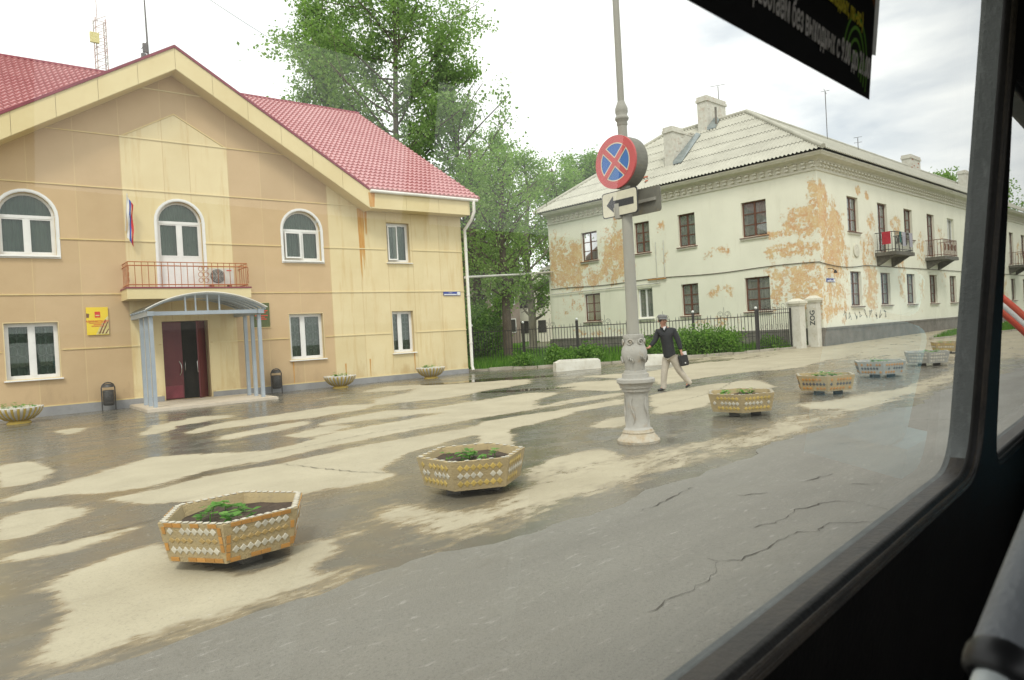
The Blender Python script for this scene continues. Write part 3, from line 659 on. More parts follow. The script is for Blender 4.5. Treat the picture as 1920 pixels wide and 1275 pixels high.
MB().hexa([(SW0-.55,9.05,RH+9.62*GS-.15),(SW1+.55,9.05,RH+9.62*GS-.15),(SW1+.55,18.6,RH-.1),(SW0-.55,18.6,RH-.1)],[(SW0-.55,9.03,RH+9.62*GS),(SW1+.55,9.03,RH+9.62*GS),(SW1+.55,18.6,RH+.05),(SW0-.55,18.6,RH+.05)]).build('roof_back', 'tile_red', LB)
MB().tube([(SW0-.55,9.03,RH+9.62*GS+.03),(SW1+.55,9.03,RH+9.62*GS+.03)], .09, 8).build('ridge_cap', 'trim_maroon', rf)
for sg in (-1, 1):                                   # gable roof and its boards
    e = CX+sg*5.82; m = MB()
    m.hexa([(CX,-RB+.02,10.07),(e,-RB+.02,10.07-5.82*GS),(e,.4,10.07-5.82*GS),(CX,5.3,10.07)],[(CX,-RB+.02,10.16),(e,-RB+.02,10.16-5.82*GS),(e,.4,10.16-5.82*GS),(CX,5.3,10.16)])
    m.build('gable_roof', 'tile_red', LB)
    MB().hexa([(CX,-RB-.03,10.14),(e,-RB-.03,10.14-5.82*GS),(e,-RB+.10,10.14-5.82*GS),(CX,-RB+.10,10.14)],[(CX,-RB-.03,10.22),(e,-RB-.03,10.22-5.82*GS),(e,-RB+.10,10.22-5.82*GS),(CX,-RB+.10,10.22)]).build('barge_cap', 'trim_maroon', LB)
    e2 = CX+sg*5.88; n = 6
    for k in range(n):                               # boxed barge boards in lengths
        a, b = CX+sg*5.88*k/n+sg*.004, CX+sg*5.88*(k+1)/n-sg*.004
        za, zb = 10.138-GS*abs(a-CX), 10.138-GS*abs(b-CX)
        MB().hexa([(a,-RB,za-.60),(b,-RB,zb-.60),(b,-RB+.03,zb-.60),(a,-RB+.03,za-.60)],[(a,-RB,za),(b,-RB,zb),(b,-RB+.03,zb),(a,-RB+.03,za)]).build('barge_board', 'fascia_cream', LB)
    MB().hexa([(CX,-RB+.031,9.525),(e2,-RB+.031,9.525-5.88*GS),(e2,-.013,9.525-5.88*GS),(CX,-.013,9.525)],[(CX,-RB+.031,9.56),(e2,-RB+.031,9.56-5.88*GS),(e2,-.013,9.56-5.88*GS),(CX,-.013,9.56)]).build('soffit', 'fascia_cream', LB)
    p, q = (8.2, SW1+.03) if sg > 0 else (SW0-.03, CX-5.9)
    for k in range(3):
        a, b = p+(q-p)*k/3+.004, p+(q-p)*(k+1)/3-.004
        MB().box(a, b, -RB, -RB+.03, 5.98, 6.52).build('fascia', 'fascia_cream', LB)
    MB().box(p, q, -RB+.031, -.013, 5.985, 6.02).build('soffit', 'fascia_cream', LB)
    MB().tube([(p-.05,-RB-.06,6.545),(q+.35*sg if sg > 0 else q,-RB-.06,6.535)], .06, 8).build('gutter', 'white_metal', LB)
MB().box(SW1+.0, SW1+.05, -RB, 18.5, 5.98, 6.5).build('fascia', 'fascia_cream', LB)
for k in range(5):
    s = 8.16+random.uniform(-.1,.14); w = random.uniform(.03,.08)
    MB().add([(s-w,-RB-.003-.0005*k,6.5),(s+w,-RB-.003-.0005*k,6.5),(s+w*.4,-RB-.003-.0005*k,6.02),(s-w*.4,-RB-.003-.0005*k,6.02)], [(0,3,2,1)]).build('rust_stain', 'rust_streak', LB)
dp = MB().tube([(12.35,-RB-.06,6.52),(12.35,-RB-.06,6.1),(12.33,-.5,5.85),(12.24,-.14,5.5),(12.24,-.14,5.2),(12.24,-.14,.35),(12.24,-.2,.2)], .06, 10).build('downpipe', 'white_metal', LB)
for z in (1.2, 3.0, 4.7):
    MB().tube([(12.24,-.14,z),(12.24,-.14,z+.05)], .075, 10).build('pipe_clamp', 'white_metal', dp)

# windows ------------------------------------------------------
def ring_poly(o, inset, n=14):
    if not o.arch: return [(o.s0+inset, o.z0+inset), (o.s1-inset, o.z0+inset), (o.s1-inset, o.z1-inset), (o.s0+inset, o.z1-inset)]
    sp = o.z1-o.r; p = [(o.s0+inset, o.z0+inset), (o.s1-inset, o.z0+inset)]
    return p + [(o.c+(o.r-inset)*math.cos(PI*k/n), sp+(o.r-inset)*math.sin(PI*k/n)) for k in range(n+1)]
def ring(mb, pa, pb, y0, y1):
    n = len(pa)
    for i in range(n):
        j = (i+1) % n
        mb.hexa([(pa[i][0],y0,pa[i][1]),(pa[j][0],y0,pa[j][1]),(pb[j][0],y0,pb[j][1]),(pb[i][0],y0,pb[i][1])],
                [(pa[i][0],y1,pa[i][1]),(pa[j][0],y1,pa[j][1]),(pb[j][0],y1,pb[j][1]),(pb[i][0],y1,pb[i][1])])
    return mb
def pleat(mb, s0, s1, z0, z1, y, n, amp=.02):
    vs = []
    for k in range(n+1):
        s = s0+(s1-s0)*k/n; yy = y+(amp if k % 2 else -amp); vs += [(s, yy, z0), (s, yy, z1)]
    return mb.add(vs, [(2*k, 2*k+2, 2*k+3, 2*k+1) for k in range(n)])
def pvc(o, label=None, mull=.5, transom=None, grille=False, open_sash=None, door=False, blind_h=1.0):
    yf, yb = .13, .19; fr = .06
    m = ring(MB(), ring_poly(o, 0), ring_poly(o, fr), yf, yb)
    sm = o.s0+(o.s1-o.s0)*mull; sp = (o.z1-o.r) if o.arch else o.z1
    ztop = sp if (o.arch) else o.z1-fr
    m.box(sm-.045, sm+.045, yf-.005, yb, o.z0+fr, ztop)
    if o.arch: m.box(o.s0+fr, o.s1-fr, yf-.008, yb, sp-.04, sp+.04)
    for a, b in ((o.s0+fr, sm-.045), (sm+.045, o.s1-fr)):       # sash frames
        zb, zt = o.z0+fr, (sp-.04 if o.arch else o.z1-fr)
        if door: m.box(a, b, yf+.01, yb-.01, o.z0+fr, o.z0+.95)
        zb = o.z0+.95 if door else zb
        m.box(a, a+.035, yf+.004, yb, zb, zt).box(b-.035, b, yf+.004, yb, zb, zt).box(a+.035, b-.035, yf+.004, yb, zb, zb+.035).box(a+.035, b-.035, yf+.004, yb, zt-.035, zt)
    w = m.build('window', 'white_pvc', LB, label=label)
    for a, b in ((o.s0+fr+.035, sm-.08), (sm+.08, o.s1-fr-.035)):
        zb, zt = (o.z0+.985 if door else o.z0+fr+.035), (sp-.075 if o.arch else o.z1-fr-.035)
        MB().box(a, b, yf+.03, yf+.036, zb, zt).build('pane', 'window_glass', w)
    if o.arch:
        o2 = Op(o.s0+fr, o.s1-fr, sp+.04, o.z1-fr, True); n = 12
        pl = [(o.c+(o.r-fr)*math.cos(PI*k/n), max(sp+.04, sp+(o.r-fr)*math.sin(PI*k/n))) for k in range(n+1)]
        MB().prism(pl, yf+.03, yf+.036).build('pane', 'window_glass', w)
    # reveal lining, sill, blinds, room
    rl = MB(); pa = ring_poly(o, -.001); pb = ring_poly(o, -.02)
    ring(rl, pa, pb, -.016, .13).build('reveal', 'white_pvc' if o.arch else 'facade_light', w)
    if o.arch: ring(MB(), ring_poly(o, -.022), ring_poly(o, -.085), -.03, -.008).build('window_trim', 'white_pvc', w)
    if not door: MB().hexa([(o.s0-.06,-.09,o.z0-.05),(o.s1+.06,-.09,o.z0-.05),(o.s1+.06,.13,o.z0-.03),(o.s0-.06,.13,o.z0-.03)],[(o.s0-.06,-.09,o.z0-.025),(o.s1+.06,-.09,o.z0-.025),(o.s1+.06,.13,o.z0),(o.s0-.06,.13,o.z0)]).build('sill', 'white_pvc', w)
    ztp = o.z1-.02
    n = int((o.s1-o.s0)/.045)
    pleat(MB(), o.s0+.05, o.s1-.05, o.z0+.05, ztp, .29, n).build('blind', 'blind', w)
    if grille:
        gm = MB(); a, b = o.s0+.06, o.s1-.06; z0, z1 = o.z0+.06, o.z1-.06; k = 5; dx = (b-a)/k; rows = int((z1-z0)/(dx*1.15)); dz = (z1-z0)/rows
        for i in range(k):
            for j in range(rows):
                cx, cz = a+(i+.5)*dx, z0+(j+.5)*dz
                pts = [(cx+dx*.5*math.cos(t*PI/4), .24, cz+dz*.5*math.sin(t*PI/4)*(1 if t % 2 == 0 else 1.1)) for t in range(9)]
                gm.tube(pts, .009, 4, False)
        for i in range(k+1): gm.tube([(a+i*dx, .245, z0), (a+i*dx, .245, z1)], .007, 4, False)
        gm.build('window_grille', 'grille_white', w)
    return w
pvc(W_UL, 'arched window at the picture edge with white trim'); pvc(W_UM, 'white arched balcony door with two leaves', door=True); pvc(W_UR, 'arched white window with one sash ajar')
pvc(W_UF, None, .45); pvc(W_UG, None, .55); pvc(W_LL, None, .5, grille=True); pvc(W_LR, None, .42, grille=True); pvc(W_LF, None, .42, grille=True); pvc(W_LG, None, .55, grille=True)
# tilted open sashes
for o, side in ((W_UR, 0), (W_UF, 1)):
    w_ = (o.s1-o.s0)*.42; h0, h1 = o.z0+.08, (o.z1-o.r-.06 if o.arch else o.z1-.1); a = o.s0+.07
    m = MB(); th = .12
    def P(s, z, y): return (s, .13-y-(z-h0)*th*.0-.03, z)
    m.box(a, a+.045, .04, .085, h0, h1).box(a+w_-.045, a+w_, .04, .085, h0, h1).box(a+.045, a+w_-.045, .04, .085, h0, h0+.045).box(a+.045, a+w_-.045, .04, .085, h1-.045, h1)
    s_ = m.build('open_sash', 'white_pvc', LB); MB().box(a+.045, a+w_-.045, .06, .066, h0+.045, h1-.045).build('pane', 'window_glass', s_)
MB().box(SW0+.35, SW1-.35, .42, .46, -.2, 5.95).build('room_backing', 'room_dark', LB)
# entrance door in its recess
m = MB().box(1.62, 1.66, -.005, .60, .12, 2.44).box(2.91, 2.95, -.005, .60, .12, 2.44).box(1.66, 2.91, -.005, .60, 2.40, 2.44); m.build('door_reveal', 'facade_light', LB)
dl = MB().box(1.67, 2.22, .26, .31, .13, 2.39).build('door', 'door_red', LB, label='closed dark red door leaf with a curved chrome handle')
MB().box(1.70, 2.19, .245, .2595, .16, .52).build('kick_plate', 'trim_maroon', dl)
MB().tube([(2.12,.25,.82),(2.155,.20,.90),(2.165,.18,1.02),(2.155,.20,1.14),(2.12,.25,1.22)], .014, 8).build('handle', 'chrome', dl)
dr = MB().hexa([(2.88,.27,.13),(2.90,.31,.13),(2.58,-.12,.13),(2.55,-.10,.13)],[(2.88,.27,2.39),(2.90,.31,2.39),(2.58,-.12,2.39),(2.55,-.10,2.39)]).build('door', 'door_red', LB, label='dark red door leaf standing open')
MB().tube([(2.60,-.05,.85),(2.55,-.06,.90),(2.54,-.06,1.2),(2.60,-.05,1.25)], .014, 8).build('handle', 'chrome', dr)
ind = MB().box(2.24, 2.28, .50, .56, .13, 2.3).box(2.80, 2.86, .50, .56, .13, 2.3).box(2.28, 2.80, .50, .56, 2.2, 2.3).build('inner_door', 'bin_metal', LB)
MB().tube([(2.34,.47,.9),(2.32,.43,.95),(2.32,.43,1.2),(2.34,.47,1.25)], .012, 8).build('handle', 'chrome', ind)
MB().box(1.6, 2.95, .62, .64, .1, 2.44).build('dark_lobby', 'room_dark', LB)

# balcony above the door
B0, B1, BO = .68, 3.93, .95
bal = MB().box(B0, B1, -BO, -.014, 2.99, 3.27).build('balcony', 'fascia_cream', LB)
MB().box(B0-.02, B1+.02, -BO-.02, -.014, 3.272, 3.315).build('balcony_edge', 'trim_maroon', bal)
rm = []
def rod(a, b, r=.011, mat='rail_orange', name='baluster', par=None): return MB().tube([a, b], r, 6).build(name, mat, par)
yb = -BO+.06
for z in (3.38, 3.90, 4.0):
    MB().tube([(B0+.06,-.03,z),(B0+.06,yb,z),(B1-.06,yb,z),(B1-.06,-.03,z)], .017 if z != 4.0 else .013, 6, smooth=False).build('rail', 'rail_orange', bal)
nb = 19
bmesh_ = MB().tube([(0,0,3.32),(0,0,4.0)], .0095, 6); bme = None
def put(name, mb_or_mesh, mat, par, loc, rot=None):
    global _c
    if isinstance(mb_or_mesh, MB):
        o = mb_or_mesh.build(name, mat, par, loc, rot); return o, o.data
    o = link(name, mb_or_mesh, mat, par, loc, rot); return o, mb_or_mesh
cur = bmesh_
for k in range(nb+1):
    s = B0+.06+(B1-B0-.12)*k/nb
    if 2.45 < s < 2.85: continue
    _, cur = put('baluster', cur, 'rail_orange', bal, (s, yb, 0))
for k in range(4):
    for s in (B0+.06, B1-.06): put('baluster', cur, 'rail_orange', bal, (s, -.15-.2*k, 0))
sc = MB()
for cz, r in ((3.50,.10),(3.66,.11),(3.82,.10)):
    for cx in (2.58, 2.72):
        sc.tube([(cx+r*.75*math.cos(t*PI/8)*(1-.02*t), yb, cz+r*.75*math.sin(t*PI/8)*(1-.02*t)) for t in range(20)], .008, 5)
sc.build('scroll_ornament', 'rail_orange', bal)
sc = MB()
for s in (B0+.06, B1-.06):
    for cz in (3.5, 3.66, 3.82): sc.tube([(s, yb-.05+.05*math.cos(t*PI/6), cz+.07*math.sin(t*PI/6)) for t in range(13)], .008, 5)
sc.build('scroll_ornament', 'rail_orange', bal)
ac = thing('air_conditioner', 'white outdoor air conditioner unit standing on the balcony', 'air conditioner', (0,0,0)); ac.parent = None
ac.matrix_world = LB.matrix_basis.copy()
def baked(o_): return o_
acb = MB().box(2.86, 3.56, -.62, -.36, 3.42, 3.88).build('casing', 'ac_white', ac)
MB().lathe([(.02,0),(.19,0),(.20,.01),(.19,.02)], 24, (0,0,0)).build('fan_rim', 'ac_dark', ac, (3.10,-.622,3.65), (PI/2,0,0))
m = MB()
for r in (.05,.09,.13,.17): m.tube([(3.10+r*math.cos(t*PI/8), -.652, 3.65+r*math.sin(t*PI/8)) for t in range(17)], .005, 4)
for t in range(6): m.tube([(3.10, -.652, 3.65), (3.10+.19*math.cos(t*PI/3), -.652, 3.65+.19*math.sin(t*PI/3))], .005, 4)
m.build('fan_guard', 'ac_white', ac)
MB().box(3.36,3.50,-.6245,-.6205,3.80,3.83).build('badge', 'plaque_red', ac)
MB().box(2.92,3.0,-.6,-.38,3.316,3.42).box(3.42,3.5,-.6,-.38,3.316,3.42).build('bracket', 'rail_orange', ac)

# porch canopy
M_L = LB.matrix_basis.copy()
cn = thing('entrance_canopy', 'grey-blue steel canopy with arched translucent roof over the entrance', 'canopy'); cn.matrix_world = M_L
S0, S1, CO = .98, 3.72, 2.15
col = MB().box(-.045,.045,-.045,.045,.12,2.46); me_ = None
for s in (S0, S1):
    for y in (-CO, -CO+.62, -CO+1.25):
        o_, col = put('post', col, 'canopy_blue', cn, (s, y, 0))
MB().box(S0-.10, S0+.06, -CO-.18, -.03, 2.46, 2.58).build('beam', 'canopy_blue', cn); MB().box(S1-.06, S1+.10, -CO-.18, -.03, 2.46, 2.58).build('beam', 'canopy_blue', cn)
MB().box(S0+.06, S1-.06, -CO-.14, -CO-.04, 2.47, 2.57).build('beam', 'canopy_blue', cn)
cw = (S1-S0)/2+.16; cc = (S0+S1)/2; rise = .43; rad = (cw*cw+rise*rise)/(2*rise); a0 = math.asin(cw/rad)
def arc(t): a = -a0+2*a0*t; return cc+rad*math.sin(a), 2.58+rise-rad+rad*math.cos(a)
for y in [-CO-.12+.38*k for k in range(6)]:
    MB().tube([(arc(t/16)[0], y, arc(t/16)[1]) for t in range(17)], .03, 6).build('arch_rib', 'canopy_blue', cn)
vs = []
for t in range(25):
    s, z = arc(t/24); vs += [(s, -CO-.28, z+.04), (s, -.03, z+.04)]
MB().add(vs, [(2*k, 2*k+2, 2*k+3, 2*k+1) for k in range(24)], True).build('roof_sheet', 'canopy_sheet', cn)
MB().tube([(arc(t/24)[0], -CO-.29, arc(t/24)[1]+.04) for t in range(25)], .014, 6).build('edge_strip', 'white_metal', cn)
for s in (cc-.55, cc-.3, cc, cc+.3): MB().box(s-.018, s+.018, -CO-.14, -CO-.10, 2.57, max(2.6, [arc(t/200)[1] for t in range(201) if arc(t/200)[0] >= s][0])).build('strut', 'canopy_blue', cn)
ps = thing('porch_step', 'low pale tiled porch step under the entrance canopy', 'step'); ps.matrix_world = M_L
MB().box(.72, 4.02, -2.5, -.037, -.2, .105).build('slab', 'porch_stone', ps)
for i in range(6):
    for j in range(4):
        a = .74+3.26*i/6; b = .74+3.26*(i+1)/6; c = -2.48+2.42*j/4; d = -2.48+2.42*(j+1)/4
        MB().box(a+.006, b-.006, c+.006, d-.006, .1055, .118+random.uniform(-.002,.002)).build('tile', 'porch_stone', ps)

def sign_thing(name, label, s0, s1, z0, z1, mat, y=-.05):
    t = thing(name, label, 'sign'); t.matrix_world = M_L
    return t, MB().box(s0, s1, y, -.036, z0, z1).build('board', mat, t)
FT = (PI/2, 0, 0)
t, b = sign_thing('wall_plaque', 'bright yellow plaque with red emblem and pencils left of the entrance', -.19, .33, 2.09, 2.84, 'plaque_yellow')
MB().add([(.33,-.052,2.62),(.33,-.052,2.10),(.02,-.052,2.10),(.14,-.052,2.36)], [(0,1,2,3)]).build('pale_field', 'plaque_pale', t)
for k, (a, c) in enumerate((((.10,2.12),(.26,2.50)),((.17,2.12),(.31,2.44)),((.25,2.12),(.32,2.24)))):
    MB().add([(a[0]-.02,-.0535,a[1]),(a[0]+.02,-.0535,a[1]),(c[0]+.015,-.0535,c[1]),(c[0]-.01,-.0535,c[1])],[(0,1,2,3)]).build('pencil_print', 'plaque_brown', t)
MB().add([(-.188,-.0535,2.56),(-.13,-.0535,2.56),(-.115,-.0535,2.66),(-.188,-.0535,2.68)],[(0,1,2,3)]).build('corner_print', 'plaque_brown', t)
em = MB().box(0.01, .14, -.055, -.051, 2.56, 2.72).build('emblem', 'plaque_red', t); MB().box(.03,.12,-.0575,-.0552,2.60,2.63).build('emblem_band', 'plaque_pale', em)
text_mesh('АДМИНИСТРАЦИЯ', .058, 'plaque_red', t, loc=(.07,-.055,2.44), rot=FT, align='CENTER', bold=.001)
for z, w in ((2.405,.20),(2.36,.10),(2.32,.15)): MB().box(.07-w, .07+w, -.0555, -.0525, z, z+.016).build('text_line', 'plaque_red', t)
t, b = sign_thing('wall_plaque', 'dark green plaque with red lines of text right of the entrance', 4.22, 4.74, 2.13, 2.88, 'plaque_green')
MB().box(4.2,4.76,-.049,-.037,2.11,2.129).box(4.2,4.76,-.049,-.037,2.881,2.9).build('frame', 'joint_yellow', t)
for z, w in ((2.62,.2),(2.56,.14),(2.47,.2),(2.41,.1),(2.36,.16)): MB().box(4.48-w, 4.48+w, -.0555, -.0525, z, z+.03).build('text_line', 'plaque_red', t)
MB().lathe([(.01,0),(.09,0),(.09,.003)], 16).build('emblem', 'plaque_yellow', t, (4.40,-.052,2.72), (PI/2,0,0))
t, b = sign_thing('address_sign', 'small blue and white street address plate by the downpipe corner', 11.2, 11.95, 3.04, 3.18, 'address_blue')
MB().box(11.22, 11.78, -.053, -.0505, 3.055, 3.095).build('white_band', 'address_white', t); MB().box(11.80, 11.94, -.053, -.0505, 3.05, 3.17).build('number_field', 'address_white', t)
text_mesh('УЛИЦА', .045, 'address_white', t, loc=(11.5,-.0535,3.12), rot=FT, align='CENTER')
fl = thing('flag', 'small white, blue and red tricolour flag hanging from a short wall pole', 'flag'); fl.matrix_world = M_L
MB().tube([(.88,-.04,4.95),(.93,-.30,5.95)], .016, 6).build('flagpole', 'white_metal', fl)
for k, c in enumerate(('flag_white','flag_blue','flag_red')):
    vs = []
    for j in range(13):
        z = 5.9-.095*j; 
        for i in range(3):
            u = (k+i/2)/3*.22; vs.append((.92-.02*j/12+u*.62+.010*math.sin(j*.9+i), -.29+.02*j/1.2*.5+.03*math.sin(j*.7+u*24), z-u*1.2))
    MB().add(vs, [(3*j+i, 3*j+i+1, 3*j+i+4, 3*j+i+3) for j in range(12) for i in range(2)], True).build('cloth_stripe', c, fl)
ms = thing('roof_mast', 'thin dark antenna mast on the roof ridge of the yellow building', 'antenna'); ms.matrix_world = M_L
MB().tube([(2.65,4.4,9.7),(2.62,4.4,11.8),(2.60,4.4,13.6)], [.05,.035,.025], 6).build('mast', 'mast_grey', ms)
m = MB().box(2.40,2.56,4.34,4.44,11.55,11.75).box(2.46,2.60,4.34,4.44,11.8,12.1); m.tube([(2.42,4.4,11.6),(2.62,4.4,12.1)], .02, 5).tube([(2.42,4.4,11.9),(2.62,4.4,12.2)], .012, 5); m.build('bracket', 'mast_grey', ms)
# ---------------------------------------------------------------- old peeling house
RX, RY = 30.79, 13.30
HB = thing('apartment_house', 'old two-storey cream house with peeling plaster and pale corrugated hip roof', 'building', (RX, RY, 0))
FD, WL, WD = 16.5, 56.0, 11.0           # front width (along Y), wing length (along X), wing depth
ZB, ZT = -.3, 8.05
front_w = [(13.25,1.2),(9.50,.98),(6.70,1.0),(3.02,1.25)]; side_w = [3.8+3.755*k for k in range(14)]
ell = {'front': [(15.0,5.4,1.6,1.4,1),(14.2,4.5,2.3,.7,.8),(16.1,6.3,.5,1.2,.8),(11.4,5.5,1.1,1.4,.95),(10.7,4.6,.7,.8,.7),(11.3,6.6,.25,1.2,.8),(14.5,2.9,1.5,.6,.55),(.5,5.8,1.1,.6,1),(.15,6.8,.33,.9,.9),(1.9,5.35,1.0,.22,.9),(1.1,4.6,1.4,.40,.85),(.9,2.9,1.8,1.0,.9),(.4,2.0,.9,.8,.8),(4.9,3.0,.7,.4,.6),(5.0,4.9,.8,.3,.55),(8.2,6.5,.4,.4,.55),(8.3,5.2,.5,.6,.5),(5.5,1.5,1.6,.25,.6),(12.3,1.3,3,.25,.55),(2.2,2.0,.5,.5,.5),(16.2,2.2,.4,1.0,.4)],
       'side': [(.35,6.6,.7,.9,1),(1.2,5.4,1.4,1.2,1),(1.5,4.3,1.6,.8,.95),(1.3,3.0,1.5,1.0,.8),(.7,2.0,1.0,.9,.7),(2.2,1.9,.5,.8,.6),(5.6,2.7,.9,1.1,.9),(5.4,4.5,.9,1.2,.7),(6.0,6.0,.5,.5,.8),(9.4,6.1,.9,.5,.7),(9.9,3.4,.6,1.3,.7),(13.2,5.0,.7,.9,.7),(13.0,2.8,.5,1.0,.55),(16.8,5.8,.8,.7,.6),(17.2,3.4,.7,.6,.5),(4.6,7.5,.35,.25,.95),(5.6,7.3,.3,.2,.95),(24,5,1.2,1.2,.6),(31,3,1.2,1.2,.6),(36,5.5,1,1,.6)]}
def peel(which, u, z):
    v = 0
    for (cu, cz, ru, rz, k) in ell[which]:
        d = math.hypot((u-cu)/ru, (z-cz)/rz); v = max(v, k*max(0, min(1, 1.9-1.2*d)))
    return .36*v - (.06 if v == 0 else 0)
def stucco_wall(name, which, U, umap, opens):
    us = sorted(set([round(x, 3) for x in np.arange(0, U, .16)] + [U] + [b for o in opens for b in o[:2]])); zs = sorted(set([round(x, 3) for x in np.arange(ZB, ZT, .16)] + [ZT] + [b for o in opens for b in o[2:]]))
    vs = []; at = []
    for u in us:
        for z in zs: vs.append(umap(u, 0, z)); at.append(peel(which, u, z))
    nz_ = len(zs); fs = []
    for i in range(len(us)-1):
        for j in range(nz_-1):
            mu, mz = (us[i]+us[i+1])/2, (zs[j]+zs[j+1])/2
            if any(o[0] < mu < o[1] and o[2] < mz < o[3] for o in opens): continue
            fs.append((i*nz_+j, (i+1)*nz_+j, (i+1)*nz_+j+1, i*nz_+j+1))
    b = len(vs)
    for (a, c, z0, z1) in opens:                # reveals
        k = len(vs); D = .24
        for y in (0, D): vs += [umap(a,y,z0), umap(c,y,z0), umap(c,y,z1), umap(a,y,z1)]
        at += [0]*8; fs += [(k+i, k+(i+1) % 4, k+4+(i+1) % 4, k+4+i) for i in range(4)]
    me = bpy.data.meshes.new(name); me.from_pydata(vs, [], fs); a_ = me.attributes.new('peel', 'FLOAT', 'POINT'); a_.data.foreach_set('value', at); me.update()
    return link(name, me, 'stucco', HB)
fm = lambda u, d, z: (d, u, z)                  # front wall faces -X
smap = lambda u, d, z: (u, d, z)                # side wall faces -Y
Z1L, Z1H, Z2L, Z2H = 1.92, 3.52, 5.45, 7.10
fo = [(c-w/2, c+w/2, a, b) for c, w in front_w for a, b in ((Z1L, Z1H), (Z2L, Z2H))]
BALC = (1, 3, 8, 11)
so = [(c-.65, c+.65, Z1L, Z1H+.03) for c in side_w] + [(c-.65, c+.65, (4.62 if i in BALC else Z2L), Z2H) for i, c in enumerate(side_w)]
stucco_wall('front_wall', 'front', FD, fm, fo); stucco_wall('side_wall', 'side', WL, smap, so)
MB().box(.02, 10, FD-.3, FD, ZB, ZT).box(9.7, 10, WD, FD-.31, ZB, ZT).box(10, WL, WD-.3, WD, ZB, ZT).box(WL-.3, WL, .02, WD-.31, ZB, ZT).build('rear_wall', 'cornice', HB)
MB().box(.65, .7, .8, FD-.4, .2, 7.6).box(.75, WL-.5, .65, .7, .2, 7.6).build('room_backing', 'old_room', HB)
def obox(mp, u0, u1, d0, d1, z0, z1, m=None):
    m = m or MB(); p = [mp(u0,d0,z0), mp(u1,d0,z0), mp(u1,d1,z0), mp(u0,d1,z0)]; q = [mp(u0,d0,z1), mp(u1,d0,z1), mp(u1,d1,z1), mp(u0,d1,z1)]
    return m.hexa(p, q)
obox(fm, -.10, FD, -.10, -.002, ZB, .97).build('plinth', 'old_plinth', HB); obox(smap, -.0, WL, -.10, -.002, ZB, .97).build('plinth', 'old_plinth', HB)
obox(fm, -.12, FD, -.125, -.102, .90, 1.0).build('plinth_cap', 'old_plinth', HB); obox(smap, -.0, WL, -.125, -.102, .90, 1.0).build('plinth_cap', 'old_plinth', HB)
def old_window(mp, o, tall=False, kind=0, label=None):
    u0, u1, z0, z1 = o; d = .13; m = MB(); f = .06
    fl = mp is fm
    obox(mp, u0, u0+f, d, d+.07, z0, z1, m); obox(mp, u1-f, u1, d, d+.07, z0, z1, m); obox(mp, u0+f, u1-f, d, d+.07, z0, z0+f, m); obox(mp, u0+f, u1-f, d, d+.07, z1-f, z1, m)
    um = (u0+u1)/2; obox(mp, um-.045, um+.045, d, d+.07, z0+f, z1-f, m)
    rows = 3 if not tall else 4; h = (z1-z0-2*f)/rows
    for k in range(1, rows):
        for a, b in ((u0+f, um-.045), (um+.045, u1-f)): obox(mp, a, b, d+.01, d+.06, z0+f+k*h-.022, z0+f+k*h+.022, m)
    if kind == 1:
        m = MB(); obox(mp, u0, u0+.07, d, d+.07, z0, z1, m); obox(mp, u1-.07, u1, d, d+.07, z0, z1, m); obox(mp, u0+.07, u1-.07, d, d+.07, z0, z0+.07, m); obox(mp, u0+.07, u1-.07, d, d+.07, z1-.07, z1, m); obox(mp, um-.05, um+.05, d, d+.07, z0+.07, z1-.07, m); rows = 1; h = z1-z0-.14
    w = m.build('window', 'white_pvc' if kind == 1 else 'frame_brown', HB, label=label)
    for k in range(rows):
        for a, b in ((u0+f, um-.045), (um+.045, u1-f)):
            obox(mp, a, b, d+.03, d+.034, z0+f+k*h+.022, z0+f+(k+1)*h-.022).build('pane', 'old_glass', w)
    sm = MB()                                   # inner sashes and curtains seen through the glass
    obox(mp, um-.10, um+.10, d+.16, d+.20, z0+f, z1-f, sm); obox(mp, u0+f, u0+f+.09, d+.16, d+.20, z0+f, z1-f, sm); obox(mp, u1-f-.09, u1-f, d+.16, d+.20, z0+f, z1-f, sm)
    for k in range(1, rows): obox(mp, u0+f, u1-f, d+.165, d+.195, z0+f+k*h-.03, z0+f+k*h+.03, sm)
    sm.build('inner_sash', 'sash_grey', w)
    rr = random.random(); cw = (u1-u0)*(.18+.3*rr)
    c = MB(); n = 8; vs = []
    for k in range(n+1):
        uu = u0+.05+cw*k/n if rr < .5 else u1-.05-cw*k/n; yy = d+.24+(.03 if k % 2 else 0); vs += [mp(uu, yy, z0+.05), mp(uu, yy, z1-.05)]
    c.add(vs, [(2*k, 2*k+2, 2*k+3, 2*k+1) for k in range(n)]).build('curtain', 'curtain', w)
    if not tall:
        s = obox(mp, u0-.10, u1+.10, -.11, .12, z0-.07, z0-.035).build('sill', 'frame_brown' if kind == 0 else 'white_pvc', w); obox(mp, u0-.08, u1+.08, -.07, -.002, z0-.15, z0-.0705).build('sill_block', 'cornice', w)
    return w
for o in fo: old_window(fm, o, kind=1 if (abs((o[0]+o[1])/2-9.5) < .1 and o[2] < 3) else 0, label='white plastic replacement window' if (abs((o[0]+o[1])/2-9.5) < .1 and o[2] < 3) else None)
for o in so: old_window(smap, o, tall=o[2] == 4.62, kind=1 if (abs((o[0]+o[1])/2-side_w[4]) < .1 and o[2] > 5) else 0)
